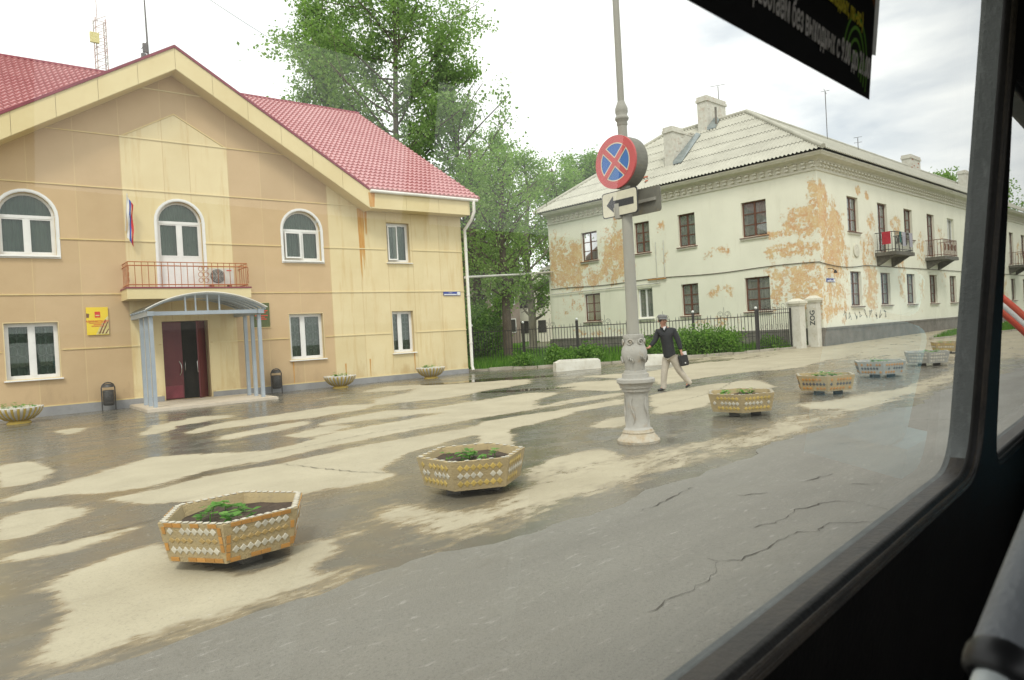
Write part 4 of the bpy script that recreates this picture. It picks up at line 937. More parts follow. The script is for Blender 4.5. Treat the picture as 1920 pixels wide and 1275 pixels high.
# cornice with brackets
def cornice_run(mp, L, sgn, a):
    prof = [(0,7.93),(-.05,7.93),(-.07,7.97),(-.05,8.02),(-.03,8.05),(-.03,8.33),(-.10,8.36),(-.16,8.42),(-.22,8.44),(-.30,8.47),(-.42,8.50),(-.46,8.56),(-.50,8.60),(-.50,8.66),(0,8.66)]
    # mitred at the corner: the run starts further out by its own projection
    p = [mp(d if a else 0, d, z) for d, z in prof]; q = [mp(L, d, z) for d, z in prof]; n = len(prof)
    MB().add(p+q, [(i, (i+1) % n, n+(i+1) % n, n+i) for i in range(n)]+[tuple(range(n, 2*n))]).build('cornice', 'cornice', HB)
cornice_run(fm, FD, 1, True); cornice_run(smap, WL, 1, True)
def dentil(mp):
    m = obox(mp, -.085, .085, -.17, -.031, 8.09, 8.155); obox(mp, -.085, .085, -.19, -.031, 8.245, 8.32, m); obox(mp, -.05, .085, -.10, -.031, 8.1555, 8.2445, m); return m
cur = dentil(fm); n = int(FD/.385)
for k in range(n): _, cur = put('dentil', cur, 'cornice', HB, (0, .12+k*.385, 0))
cur = dentil(smap)
for k in range(int(46/.385)): _, cur = put('dentil', cur, 'cornice', HB, (.12+k*.385, 0, 0))
# roof: front block with its ridge across, wing with its ridge along the street
EV, ZE, ZR, PX, PY = .62, 8.70, 12.72, 4.5, 5.5
f1 = (ZR-ZE)/(PX+EV); l1 = math.atan(f1); s1 = (ZR-ZE)/(PY+EV); l2 = math.atan(s1)
frontp = lambda u, v, h: (-EV+v*math.cos(l1)-h*math.sin(l1), u, ZE+v*math.sin(l1)+h*math.cos(l1))
def vmax_f(u):
    t = 1.0
    if u < PY: t = (u+EV)/(PY+EV)
    if u > 11: t = (FD+EV-u)/(FD+EV-11)
    return max(0, min(1, t))*(PX+EV)/math.cos(l1)
corr('roof_sheet_course', 'slate_roof', HB, -EV, FD+EV, .19, 1.05, frontp, lambda u: 0, vmax_f, amp=.042, step=.03, sub=4, breaks=(PY, 11.0), gap=True)
sidep = lambda u, v, h: (u, -EV+v*math.cos(l2)-h*math.sin(l2), ZE+v*math.sin(l2)+h*math.cos(l2))
def vmax_s(u): return max(0, min(1, (u+EV)/(PX+EV)))*(PY+EV)/math.cos(l2)
corr('roof_sheet_course', 'slate_roof', HB, -EV, 50.0, .19, 1.05, sidep, lambda u: 0, vmax_s, amp=.042, step=.03, sub=4, breaks=(PX,), gap=True)
m = MB(); Y2 = WD+EV
m.add([(PX,PY,ZR),(PX,11,ZR),(10.6,11.6,ZE),(WL,Y2,ZE),(WL,PY,ZR),(10.6,FD+EV,ZE),(-EV,FD+EV,ZE)], [(0,4,3,2),(0,2,1),(1,2,5),(1,5,6)])
m.build('roof_back', 'slate_roof', HB)
def ridge(a, b, r=.11): MB().tube([a, b], r, 8).build('ridge_cap', 'slate_roof', HB)
ridge((-EV,-EV,ZE+.06),(PX,PY,ZR+.05)); ridge((PX,PY,ZR+.05),(PX,11,ZR+.05)); ridge((PX,11,ZR+.05),(-EV,FD+EV,ZE+.06)); ridge((PX,PY,ZR+.05),(50,PY,ZR+.05))
def chimney(name, x0, x1, y0, y1, z0, z1, broken):
    c = MB().box(x0, x1, y0, y1, z0, z1-.30); k = c.build('chimney', 'white_brick', HB)
    m = MB().box(x0-.06, x1*.5+x0*.5 if broken else x1+.06, y0-.06, y1+.06, z1-.299, z1-.16).box(x0-.02, (x0+x1)/2-.1 if broken else x1+.02, y0-.02, y1+.02, z1-.159, z1)
    m.build('chimney_cap', 'white_brick', k)
    rd = random.Random(int(x0*10)); bm = MB().box(-.125, .125, -.06, .06, -.033, .033); cu = bm
    nb = int((x1-x0)/.27)
    for i in range(nb):
        for j in range(3):
            if rd.random() < (.75 if broken and i > nb*.45 else .35):
                bo, cu = put('brick', cu, 'brick_red' if rd.random() < .6 else 'white_brick', k, (x0+.14+i*.27+(.06 if j % 2 else -.02), y0+.042, z1-.26+.07*j if broken and i > nb*.45 else z1-.30-.4*j+rd.uniform(-.3,.05)))
                if j and not (broken and i > nb*.45): bo.location.y = y0+.046
    return k
c1 = chimney('a', 1.0, 3.2, 7.93, 8.49, 9.4, 12.05, True); c2 = chimney('b', 3.7, 5.7, 7.42, 8.02, 11.4, 14.05, False); chimney('c', 29, 31.2, 5.2, 5.85, 12.3, 13.65, False); chimney('d', 16.5, 17.3, 8.2, 8.8, 10.2, 12.9, True); chimney('e', 41, 43, 4.6, 5.2, 12.0, 13.7, True)
for (xa, xb, y) in ((.9, 3.3, 7.93), (3.6, 4.5, 7.42)):      # sheet flashing beside the stacks
    za, zb = ZE+f1*(xa+EV)+.10, ZE+f1*(xb+EV)+.10
    MB().hexa([(xa,y-.55,za-.02),(xa,y-.02,za-.02),(xb,y-.02,zb-.02),(xb,y-.30,zb-.02)],[(xa,y-.55,za+.02),(xa,y-.02,za+.14),(xb,y-.02,zb+.16),(xb,y-.30,zb+.02)]).build('flashing', 'flashing', HB)
MB().tube([(3.9,7.0,11.9),(3.9,7.0,13.3)], .06, 8).build('vent_pipe', 'old_plinth', HB)
m = MB()
for k in range(9):
    u, v = 9.6+random.uniform(-.8,.7), .9+random.uniform(-.5,.35); w = random.uniform(.05,.2)
    m.add([frontp(u-w, v-.05, .075), frontp(u+w, v-.08, .075), frontp(u+w*.8, v+.12, .075), frontp(u-w*.6, v+.1, .075)], [(0,3,2,1)])
m.build('fallen_brick_crumbs', 'brick_red', HB)
# balconies on the street side
def balcony(i, mat, lab):
    c = side_w[i]; a, b = c-1.25, c+1.35
    s = MB().box(a, b, -1.0, -.002, 4.34, 4.52).build('balcony', 'balcony_old', HB, label=lab)
    m = MB()
    for x in (a+.3, b-.3): m.prism([(-.002,4.339),(-.85,4.339),(-.30,4.0),(-.002,3.85)], x-.1, x+.1, 'x')
    m.build('bracket', 'balcony_old', s)
    for z in (4.62, 5.48): MB().tube([(a+.05,-.02,z),(a+.05,-.93,z),(b-.05,-.93,z),(b-.05,-.02,z)], .02, 6, smooth=False).build('rail', mat, s)
    cur = MB().tube([(0,0,4.52),(0,0,5.48)], .013, 5)
    for k in range(17):
        x = a+.05+(b-a-.1)*k/16; _, cur = put('baluster', cur, mat, s, (x, -.93, 0))
    for k in range(5):
        for x in (a+.05, b-.05): put('baluster', cur, mat, s, (x, -.12-.17*k, 0))
    m = MB()
    for k in range(4):
        x = a+.35+k*(b-a-.7)/3; m.tube([(x+.10*math.cos(t*PI/6), -.93, 5.05+.2*math.sin(t*PI/6)) for t in range(13)], .012, 5)
    m.build('scroll_ornament', mat, s); return s
balcony(1, 'iron_dark', 'dark balcony with a black iron railing'); balcony(3, 'iron_rust', 'balcony with a rusty railing'); balcony(8, 'iron_rust', None); balcony(11, 'iron_dark', None)
# medallion, cables, pipes on the walls
MB().lathe([(.20,0),(.30,0),(.34,.03),(.30,.06),(.22,.04)], 20).build('medallion', 'cornice', HB, (3.95, -.0, 4.55), (PI/2, 0, 0))
def cab(name, pts, r=.018, mat='cable'): return MB().tube(pts, r, 5).build(name, mat, HB)
cab('cable', [(-.03, u, 3.90+.10*math.sin(u*.9)*.4+.006*u) for u in np.arange(16.5, -.01, -.5)] + [(x, -.03, 3.86-.07*math.sin(min(x,5)*PI/5)*2.0) for x in np.arange(0, 40, .7)])
cab('pipe', [(-.09, u, 3.72) for u in np.arange(16.4, 8.3, -1)], .024, 'pipe_white')
cab('pipe', [(-.08, 8.6, 5.9), (-.08, 8.6, 3.95), (-.08, 8.6, 3.75)], .018, 'pipe_white'); cab('pipe', [(-.08, 8.1, 5.95), (-.08, 8.1, 3.85)], .022, 'pipe_white')
cab('pipe', [(-.08, 9.2, 3.93), (-.08, 8.05, 3.93)], .04, 'pipe_ochre')
m = MB()                                          # sprayed scribbles low on the side wall
rd = random.Random(5)
for k in range(9):
    x = 2.3+k*.62; z = 1.45+rd.uniform(-.05,.1); pts = [(x+rd.uniform(-.2,.2), -.006, z+rd.uniform(-.22,.22)) for _ in range(6)]
    for p, q in zip(pts[:-1], pts[1:]):
        d = Vector(q)-Vector(p); n_ = Vector((-d.z, 0, d.x)).normalized()*.014; m.add([Vector(p)-n_, Vector(p)+n_, Vector(q)+n_, Vector(q)-n_], [(0,1,2,3)])
m.build('graffiti', 'graffiti', HB)
t = thing('address_sign', 'blue and white address plate on the corner of the peeling house', 'sign', (RX, RY, 0))
MB().box(.5, 1.37, -.03, -.004, 3.02, 3.18).build('board', 'address_blue', t); MB().box(.54, 1.14, -.034, -.031, 3.04, 3.085).build('white_band', 'address_white', t); MB().box(1.18, 1.35, -.034, -.031, 3.04, 3.16).build('number_field', 'address_white', t)
text_mesh('УЛИЦА', .06, 'address_white', t, loc=(.84,-.033,3.105), rot=FT, align='CENTER')
t = thing('wall_lamp', 'small dark bracket lamp above the address plate on the peeling house', 'lamp', (RX, RY, 0))
MB().tube([(.75,-.0,3.62),(.75,-.2,3.6),(.78,-.28,3.5)], .018, 6).build('arm', 'iron_dark', t); MB().lathe([(.03,.12),(.08,0),(.07,-.03)], 12).build('shade', 'iron_dark', t, (.79,-.3,3.42))
# washing on the first balcony
for k, (x, w, h, mt, lab) in enumerate(((6.55,.0,.62,'cloth_red','red cloth hung over the side of the dark balcony'),(7.05,.34,.55,'cloth_teal','dark teal cloth hung on the dark balcony railing'),(7.55,.55,.70,'cloth_grey','grey sheet hung on the dark balcony railing, nearest the corner of the house'),(8.55,.55,.72,'cloth_grey','grey sheet hung at the far end of the dark balcony railing'))):
    m = MB(); vs = []
    for i in range(7):
        for j in range(6):
            if w == 0: vs.append((6.26-.012*math.sin(i*1.3+j), -.78+.40*i/6, 5.50-h*j/5))
            else: vs.append((x+w*(i/6-.5)*(1-.06*j/5), -.965-.014*math.sin(i*1.7+j*.4), 5.50-h*j/5))
    m.add(vs, [(i*6+j, (i+1)*6+j, (i+1)*6+j+1, i*6+j+1) for i in range(6) for j in range(5)], True)
    o = m.build('laundry', mt, None, (RX, RY, 0)); tag(o, lab, 'laundry', 'washing on the balcony')
# roof antennas
def antenna(x, y, z0, z1, lab, arms):
    t = thing('tv_antenna', lab, 'antenna', (RX+x, RY+y, z0), 0, 'antennas on the old house roof')
    MB().tube([(0,0,-.8),(0,0,z1-z0)], .025, 5).build('mast', 'mast_grey', t); m = MB()
    for (z, l, a) in arms: m.tube([(-l*math.cos(a), -l*math.sin(a), z1-z0-z), (l*math.cos(a), l*math.sin(a), z1-z0-z+.08)], .014, 4)
    m.build('rods', 'mast_grey', t)
antenna(14.4, 5.4, 12.7, 15.7, 'tall thin television antenna on the ridge right of the roof peak', [(.02,.75,.3),(.0,.3,1.4)])
antenna(5.3, 7.6, 13.7, 14.9, 'short television antenna beside the tall white chimney', [(0,.45,-.9)])
antenna(19.3, 5.4, 12.6, 13.5, 'small tilted television antenna low on the long roof ridge', [(0,.3,-.6),(.35,.3,-.6)])
# low wing seen past the front wall
an = thing('side_annex', 'low cream annex with corrugated roof behind the left end of the peeling house', 'building', (RX, RY, 0))
MB().box(1.5, 8, FD+.05, FD+1.6, ZB, 5.2).build('wall', 'stucco', an); MB().box(1.4, 8, FD+.05, FD+1.7, ZB, .95).build('plinth', 'old_plinth', an)
MB().hexa([(1.1,FD+.05,5.2),(1.1,FD+2.0,5.2),(8,FD+2.0,5.2),(8,FD+.05,5.2)],[(1.3,FD+.05,5.35),(1.3,FD+1.9,5.35),(8,FD+1.9,5.35),(8,FD+.05,5.35)]).build('cornice', 'cornice', an)
corr('roof_sheet_course', 'slate_roof', an, FD+.05, FD+2.0, .15, 1.0, lambda u, v, h: (1.05+v*.85-h*.5, u, 5.38+v*.52+h*.85), lambda u: 0, lambda u: max(0, min(2.6, (FD+2.0-u)*2.2)), amp=.03, step=.038, gap=True)
# ---------------------------------------------------------------- gate pillars, fence
for (x, y, w, h, lab, gr) in ((29.45,13.85,.50,2.15,'white flaking gate pillar with a moulded cap beside the iron gate',None),(30.45,13.55,.42,2.25,'grey flaking gate pillar with graffiti at the corner of the house','g')):
    t = thing('gate_pillar', lab, 'pillar', on(x, y), .0)
    MB().box(-w/2, w/2, -w/2, w/2, -.2, h-.30).build('shaft', 'barrier_white', t)
    m = MB().box(-w/2-.04, w/2+.04, -w/2-.04, w/2+.04, h-.30, h-.22).box(-w/2-.09, w/2+.09, -w/2-.09, w/2+.09, h-.219, h-.12).hexa([(-w/2-.05,-w/2-.05,h-.119),(w/2+.05,-w/2-.05,h-.119),(w/2+.05,w/2+.05,h-.119),(-w/2-.05,w/2+.05,h-.119)],[(-.1,-.1,h),(.1,-.1,h),(.1,.1,h),(-.1,.1,h)])
    m.build('cap', 'cornice', t)
    if gr: text_mesh('ZOG', .30, 'graffiti', t, 'graffiti', mtx=Matrix.Translation((-w/2-.004, -.12, .95)) @ Matrix(((0,0,-1,0),(0,1,0,0),(1,0,0,0),(0,0,0,1))), bold=.008)
FA, FB = Vector((20.9, 25.6, 0)), Vector((27.14, 14.5, 0)); FLn = (FB-FA).length; fa = math.atan2(FB.y-FA.y, FB.x-FA.x)
fe = thing('iron_fence', 'long black wrought-iron fence with ball-topped posts along the lawn', 'fence', on(FA.x, FA.y), fa)
fe.rotation_euler = (0, -math.atan(KS*math.cos(fa)), fa)
NP = 6; sp_ = FLn/(NP-1)
pc = MB().box(-.055,.055,-.055,.055,-.2,1.78); bc = MB().lathe([(.015,-.01),(.05,.02),(.065,.06),(.05,.1),(.01,.12)], 10); pk = MB().tube([(0,0,.12),(0,0,1.55),(0,0,1.66)], [.014,.014,.003], 5); sh = MB().tube([(0,0,.12),(0,0,1.5)], .014, 5)
for k in range(NP):
    po, pc = put('post', pc, 'iron_dark', fe, (k*sp_, 0, 0)); _, bc = put('ball_finial', bc, 'grille_white', po, (0, 0, 1.78))
for k in range(NP-1):
    x0, x1 = k*sp_+.05, (k+1)*sp_-.05
    for z in (.16, 1.5): MB().box(x0, x1, -.018, .018, z-.018, z+.018).build('rail', 'iron_dark', fe)
    MB().box(x0, x1, -.010, .010, .64, .66).build('rail', 'iron_dark', fe)
    n = int((x1-x0)/.135)
    for j in range(1, n):
        x = x0+(x1-x0)*j/n
        if j % 3: _, pk = put('picket', pk, 'iron_dark', fe, (x, 0, 0))
        else: _, sh = put('picket', sh, 'iron_dark', fe, (x, 0, 0))
    m = MB(); xm = (x0+x1)/2
    for sgn in (-1, 1): m.tube([(xm+sgn*(.14+.12*math.cos(t*PI/7)*(1-t*.03)), 0, 1.66+.12*math.sin(t*PI/7)*(1-t*.03)) for t in range(20)], .007, 4)
    m.tube([(xm, 0, 1.5), (xm, 0, 1.95)], .008, 4)
    m.build('scroll_ornament', 'iron_dark', fe)
GA, GB_ = Vector((27.14, 14.5, 0)), Vector((29.15, 13.95, 0)); gl = (GB_-GA).length; ga = math.atan2(GB_.y-GA.y, GB_.x-GA.x)
gt = thing('iron_gate', 'black wrought-iron gate with oval rings beside the white pillar', 'gate', on(GA.x, GA.y), ga)
for x in (.1, gl-.06): MB().box(x-.03, x+.03, -.03, .03, .08, 1.78).build('stile', 'iron_dark', gt)
for z in (.2, 1.58, 1.74): MB().box(.131, gl-.091, -.014, .014, z-.014, z+.014).build('rail', 'iron_dark', gt)
pk2 = MB().tube([(0,0,.2),(0,0,1.74),(0,0,1.88)], [.011,.011,.002], 5)
for j in range(1, 15): _, pk2 = put('picket', pk2, 'iron_dark', gt, (.13+(gl-.22)*j/15, 0, 0))
m = MB()
for j in range(6):
    cx = .3+(gl-.6)*j/5; m.tube([(cx+.05*math.cos(t*PI/6), .016, 1.02+.10*math.sin(t*PI/6)) for t in range(13)], .008, 4)
for j in range(7): 
    cx = .2+(gl-.4)*j/6; m.tube([(cx+.10*math.cos(t*PI/6), .0, 1.9+.09*math.sin(t*PI/6)) for t in range(11)], .007, 4)
m.build('ring_ornament', 'iron_dark', gt)
# gas pipe spanning between the houses
p0 = M_L @ Vector((12.2, -.05, 3.72)); p1 = Vector((RX-.05, RY+16.3, 5.1))
gp = MB().tube([p0, (p0+p1)/2+Vector((0,0,-.03)), p1], .05, 8).build('gas_pipe', 'pipe_white'); tag(gp, 'white overhead gas pipe spanning from the yellow building to the peeling house', 'pipe')
# ---------------------------------------------------------------- lamp post with signs
LX, LY = 7.24, 5.58
lp = thing('lamp_post', 'grey cast-iron lamp post with ornate vase-shaped foot', 'lamp post', on(LX, LY))
prof = [(.27,-.02),(.275,.03),(.25,.06),(.215,.10),(.20,.12),(.205,.135),(.19,.155),(.185,.17),(.165,.185),(.158,.20),(.150,.30),(.142,.42),(.145,.55),(.155,.62),(.16,.655),(.185,.66),(.19,.70),(.205,.705),(.21,.73),(.225,.76),(.245,.775),(.245,.815),(.235,.825),(.175,.83),(.17,.885),(.15,.89),(.145,.925),(.125,.93)]
MB().lathe(prof[:8], 40, sharp=True).build('foot', 'lamp_rusty', lp); MB().lathe(prof[7:], 40, sharp=True).build('base', 'lamp_grey', lp)
prof = [(.12,.925),(.125,.95),(.13,1.0),(.15,1.06),(.165,1.12),(.165,1.17),(.15,1.22),(.132,1.27),(.128,1.31),(.132,1.34),(.138,1.36),(.135,1.39),(.10,1.395)]
vb = MB().lathe(prof, 40, sharp=True).build('vase', 'lamp_grey', lp)
m = MB()
for k in range(6):
    a = k*PI/3+.3; c, s = math.cos(a), math.sin(a)
    pts = []
    for t in range(16):
        rr = .048*(1-t/20); b = t*.55; y = rr*math.cos(b); z = rr*math.sin(b); R_ = .138; pts.append((R_*c-y*s, R_*s+y*c, 1.29+z))
    m.tube(pts, .011, 5)
    for j, zz in enumerate((1.085, 1.075, 1.05)):
        a2 = a+(j-1)*.17; m.tube([(.165*math.cos(a2), .165*math.sin(a2), zz+.03), (.165*math.cos(a2+.07), .165*math.sin(a2+.07), zz-.02), (.155*math.cos(a2+.16), .155*math.sin(a2+.16), zz+.01)], .012, 5)
m.build('scroll_ornament', 'lamp_grey', vb)
m = MB()
for k in range(5):
    a = k*2*PI/5+.9; m.tube([(.152*math.cos(a+.25*math.sin(t*.9)*.6), .152*math.sin(a+.25*math.sin(t*.9)*.6), .24+.05*t) for t in range(8)], [.006,.012,.015,.016,.015,.013,.010,.005], 5)
m.build('leaf_relief', 'lamp_grey', lp)
MB().lathe([(.082,1.39),(.078,1.6),(.070,2.6),(.064,3.4),(.060,4.08)], 20).build('lower_pole', 'lamp_pole', lp)
MB().lathe([(.060,4.08),(.07,4.10),(.066,4.14),(.085,4.16),(.09,4.18),(.082,4.20),(.068,4.22),(.082,4.26),(.08,4.31),(.06,4.36),(.045,4.40)], 20).build('collar', 'lamp_pole', lp)
MB().lathe([(.044,4.40),(.042,5.5),(.038,8.0),(.02,8.02)], 14).build('upper_pole', 'lamp_pole', lp)
pb = MB().tube([(0,0,7.9),(0,-.3,8.5),(0,-1.2,8.75)], .03, 8).build('arm', 'lamp_pole', lp); MB().box(-.14,.14,-1.75,-1.2,8.68,8.82).build('lantern', 'lamp_grey', lp)
def disc(mb, r, x, n=40, c=(0,0)): return mb.add([(x, c[0]+r*math.cos(2*PI*k/n), c[1]+r*math.sin(2*PI*k/n)) for k in range(n)], [tuple(range(n-1,-1,-1))])
def ringd(mb, r0_, r1_, x, n=48):
    v = [(x, r*math.cos(2*PI*k/n), r*math.sin(2*PI*k/n)) for k in range(n) for r in (r0_, r1_)]
    return mb.add(v, [(2*k, 2*((k+1) % n), 2*((k+1) % n)+1, 2*k+1) for k in range(n)])
sg = thing('no_stopping_sign', 'round red and blue crossed no-stopping sign in a deep drum on the lamp post', 'sign', on(LX-.10, LY+.06, 3.62), R(-3))
n = 48; rO = .335
MB().add([(x, rO*math.cos(2*PI*k/n), rO*math.sin(2*PI*k/n)) for x in (0,.24) for k in range(n)], [(k, (k+1) % n, n+(k+1) % n, n+k) for k in range(n)]+[tuple(range(n-1,-1,-1)), tuple(range(n,2*n))], False).build('drum', 'sign_back', sg)
MB().add([(x, rO*1.012*math.cos(2*PI*k/n), rO*1.012*math.sin(2*PI*k/n)) for x in (-.012,.02) for k in range(n)], [(k, (k+1) % n, n+(k+1) % n, n+k) for k in range(n)]).build('rim', 'sign_red', sg)
ringd(MB(), .245, rO*1.012, -.012).build('red_ring', 'sign_red', sg); ringd(MB(), .232, .245, -.0125).build('border', 'sign_cream', sg); disc(MB(), .232, -.010).build('blue_field', 'sign_blue', sg)
for k, (w, x, mt, nm) in enumerate(((.046, -.0140, 'sign_cream', 'cross_border'), (.033, -.0155, 'sign_red', 'cross_bar'))):
    for a in (PI/4, -PI/4):
        c, s = math.cos(a), math.sin(a); l = .243; xx = x-(.0004 if a < 0 else 0)
        MB().add([(xx, p*c-q*s, p*s+q*c) for p, q in ((-l,-w),(l,-w),(l,w),(-l,w))], [(0,3,2,1)]).build(nm, mt, sg)
pl = thing('arrow_plate', 'white plate with a black arrow pointing left below the round sign', 'sign', on(LX-.09, LY+.04, 3.09), R(-3))
def rplate(mb, x0, x1, w, h, r=.04):
    p = []
    for cx, cy, a in ((w-r,h-r,0),(-w+r,h-r,PI/2),(-w+r,-h+r,PI),(w-r,-h+r,1.5*PI)):
        p += [(cx+r*math.cos(a+t*PI/8), cy+r*math.sin(a+t*PI/8)) for t in range(5)]
    return mb.prism(p, x0, x1, 'x')
rplate(MB(), 0, .012, .30, .165).build('plate_edge', 'sign_black', pl); rplate(MB(), -.0025, -.0005, .288, .153).build('plate_face', 'sign_cream', pl)
MB().add([(-.004, y, z) for y, z in ((-.24,-.045),(.10,-.045),(.10,.045),(-.24,.045))], [(0,3,2,1)]).add([(-.004, y, z) for y, z in ((.10,-.11),(.22,0),(.10,.11))], [(0,2,1)]).build('arrow', 'sign_black', pl)
MB().tube([(.04,.05,.0),(.04,.05,-.19)], .06, 8).build('clamp', 'lamp_pole', pl)
p2 = thing('sign_back_plate', 'bare grey back of a second plate behind the arrow plate', 'sign', on(LX+.16, LY-.16, 3.10), R(-3))
rplate(MB(), 0, .012, .27, .165).build('plate', 'sign_back', p2); MB().box(-.03,-.001,-.2,.2,-.02,.02).build('bracket', 'lamp_pole', p2)

# ---------------------------------------------------------------- planters
def leaf_cluster(n, spread, h, size, rd):
    v = []; f = []
    for _ in range(n):
        a = rd.uniform(0, 6.28); r = spread*rd.random()**.5; x, y, z = r*math.cos(a), r*math.sin(a), h*rd.uniform(.35, 1)
        an = rd.uniform(0, 6.28); d = Vector((math.cos(an), math.sin(an), rd.uniform(-.2,.5))).normalized(); w = d.cross(Vector((0,0,1))).normalized()*size*.42; l = d*size; c = Vector((x, y, z))
        b = len(v); v += [c-l*.5, c-l*.1+w, c+l*.5-Vector((0,0,size*.15)), c-l*.1-w]; f.append((b, b+1, b+2, b+3))
    return v, f
def seedlings(t, spots, rd, size=.055, hh=.10):
    for (x, y, z) in spots:
        v, f = leaf_cluster(rd.randint(5, 9), .055, hh*rd.uniform(.6,1.3), size*rd.uniform(.8,1.4), rd); m = MB().add(v, f); 
        o = m.build('seedling', 'seedling_leaf', t, (x, y, z)); MB().tube([(0,0,-.02),(.005,0,hh*.6)], .004, 4).build('stem', 'seedling_leaf', o)
hexp = lambda r, k: (r*math.cos(k*PI/3), r*math.sin(k*PI/3))
dia = {}
def tile_obj(key, mat, w, h, parent, mtx, name='tile'):
    if key not in dia: 
        m = MB().add([(-w,0,0),(0,0,-h),(w,0,0),(0,0,h),(-w*.8,-.004,0),(0,-.004,-h*.8),(w*.8,-.004,0),(0,-.004,h*.8)], [(0,1,5,4),(1,2,6,5),(2,3,7,6),(3,0,4,7),(4,5,6,7)])
        o = m.build(name, mat, parent); dia[key] = o.data
    else: o = link(name, dia[key], None, parent)
    o.matrix_local = mtx; return o
def rect_obj(key, mat, w, h, parent, mtx, name='tile'):
    if key not in dia:
        o = MB().box(-w, w, -.004, 0, -h, h).build(name, mat, parent); dia[key] = o.data
    else: o = link(name, dia[key], None, parent)
    o.matrix_local = mtx; return o
def planter(x, y, rot, style, lab, seed, detail=True, body='concrete'):
    rd = random.Random(seed)
    t = thing('hexagonal_planter', lab, 'planter', on(x, y), rot, 'hexagonal mosaic planters along the kerb')
    t.rotation_euler = (0, -KS*math.cos(rot), rot); k_ = 1.03 if x < 3 else 1.05 if x < 8 else 1.08; t.scale = (k_, k_, 1.03)
    rb, rt, zb, zt, th = .46, .52, .075, .345, .055
    v = []; f = []
    for (r, z) in ((rb, zb), (rt, zt), (rt-th, zt), (rt-th-.03, zt-.12)):
        v += [(*hexp(r, k), z) for k in range(6)]
    for i in range(3):
        for k in range(6): f.append((i*6+k, i*6+(k+1) % 6, (i+1)*6+(k+1) % 6, (i+1)*6+k))
    f.append(tuple(range(5,-1,-1)))
    MB().add(v, f).build('shell', body, t)
    m = MB()
    for k in range(3): a = k*2*PI/3+.5; m.box(.2*math.cos(a)-.07, .2*math.cos(a)+.07, .2*math.sin(a)-.07, .2*math.sin(a)+.07, -.05, zb-.001)
    m.build('foot_block', 'old_plinth', t)
    N_ = 14; v = [(0,0,zt-.055)]; f = []
    for ri in (1, 2, 3):
        for k in range(18):
            a = k*2*PI/18; rr = (rt-th-.02)*math.cos(PI/6)/math.cos((a % (PI/3))-PI/6)*ri/3; v.append((rr*math.cos(a), rr*math.sin(a), zt-.075+rd.uniform(-.015,.022)))
    for k in range(18): f.append((0, 1+k, 1+(k+1) % 18))
    for ri in (0, 1):
        for k in range(18): a_ = 1+ri*18; f.append((a_+k, a_+18+k, a_+18+(k+1) % 18, a_+(k+1) % 18))
    MB().add(v, f, True).build('soil', 'soil', t)
    tilt = math.atan2((rt-rb)*math.cos(PI/6), zt-zb)
    for k in range(6):
        a = (k+.5)*PI/3; rm_ = (rb+rt)/2*math.cos(PI/6)
        Mf = Matrix.Rotation(a, 4, 'Z') @ Matrix.Translation((rm_+.0012, 0, (zb+zt)/2)) @ Matrix.Rotation(PI/2, 4, 'Z') @ Matrix.Rotation(tilt, 4, 'X')
        side = (rb+rt)/2
        if detail:
            if style == 'zigzag':
                for row, (z, mt) in enumerate(((.085,'mosaic_white'),(-.052,'mosaic_white'),(.02,'mosaic_ochre'))):
                    nn = 8
                    for j in range(nn):
                        if rd.random() < .93: tile_obj('z%d' % row, mt, .026, .030 if row < 2 else .022, t, Mf @ Matrix.Translation(((j-(nn-1)/2)*.049, 0, z)))
                for z in (.128, -.118):
                    for j in range(6):
                        if rd.random() < .85: rect_obj('zo', 'mosaic_orange', .033, .014, t, Mf @ Matrix.Translation(((j-2.5)*.07, 0, z)))
                for sx in (-1, 1):
                    for j in range(4):
                        if rd.random() < .7: rect_obj('ze', 'mosaic_orange', .013, .026, t, Mf @ Matrix.Translation((sx*.222, 0, -.09+.06*j)))
            else:
                rows = {'yellow': ((.075,'mosaic_yellow'),(.0,'mosaic_white'),(-.075,'mosaic_yellow')), 'dark': ((.07,'mosaic_orange'),(-.01,'mosaic_dark'),(-.09,'mosaic_orange')), 'checker': ((.08,'mosaic_white'),(.0,'mosaic_white'),(-.08,'mosaic_white'))}[style]
                for row, (z, mt) in enumerate(rows):
                    nn = 7
                    for j in range(nn):
                        if rd.random() < .88: tile_obj(style+str(row), mt, .029, .034, t, Mf @ Matrix.Translation(((j-(nn-1)/2)*.059, 0, z)))
        # rim mosaic strips
        p, q = Vector((*hexp(rt-th/2, k), zt+.002)), Vector((*hexp(rt-th/2, k+1), zt+.002)); an = math.atan2(q.y-p.y, q.x-p.x)
        if detail:
            for j in range(0, 9, 1 if style == 'zigzag' else 2):
                c = p+(q-p)*((j+.5)/9); rect_obj('rim', 'mosaic_white', .018, .018, t, Matrix.Translation(c+Vector((0,0,.002))) @ Matrix.Rotation(an+.35, 4, 'Z') @ Matrix.Rotation(-PI/2, 4, 'X'), 'rim_tile')
    spots = [(rd.uniform(-.26,.26), rd.uniform(-.24,.24), zt-.07) for _ in range(8)]
    seedlings(t, spots, rd, .066, .10)
    return t
planter(1.92, 5.24, 0.02, 'zigzag', 'nearest hexagonal planter with orange border and white zigzag mosaic', 1)
planter(4.32, 5.40, R(30), 'yellow', 'second planter along the kerb, yellow and white diamonds, before the lamp post', 2, body='concrete')
planter(10.05, 5.70, R(31), 'yellow', 'planter with yellow and white diamonds just past the lamp post', 3)
planter(13.22, 5.74, R(29), 'dark', 'planter with orange bands and one row of dark diamonds, first of two', 4)
planter(16.72, 6.01, R(28), 'dark', 'planter with a row of dark diamonds, the second one, further from the lamp post', 5, body='concrete_grey')
planter(19.94, 6.02, R(22), 'checker', 'grey planter with three rows of white diamonds', 6, body='concrete_grey')
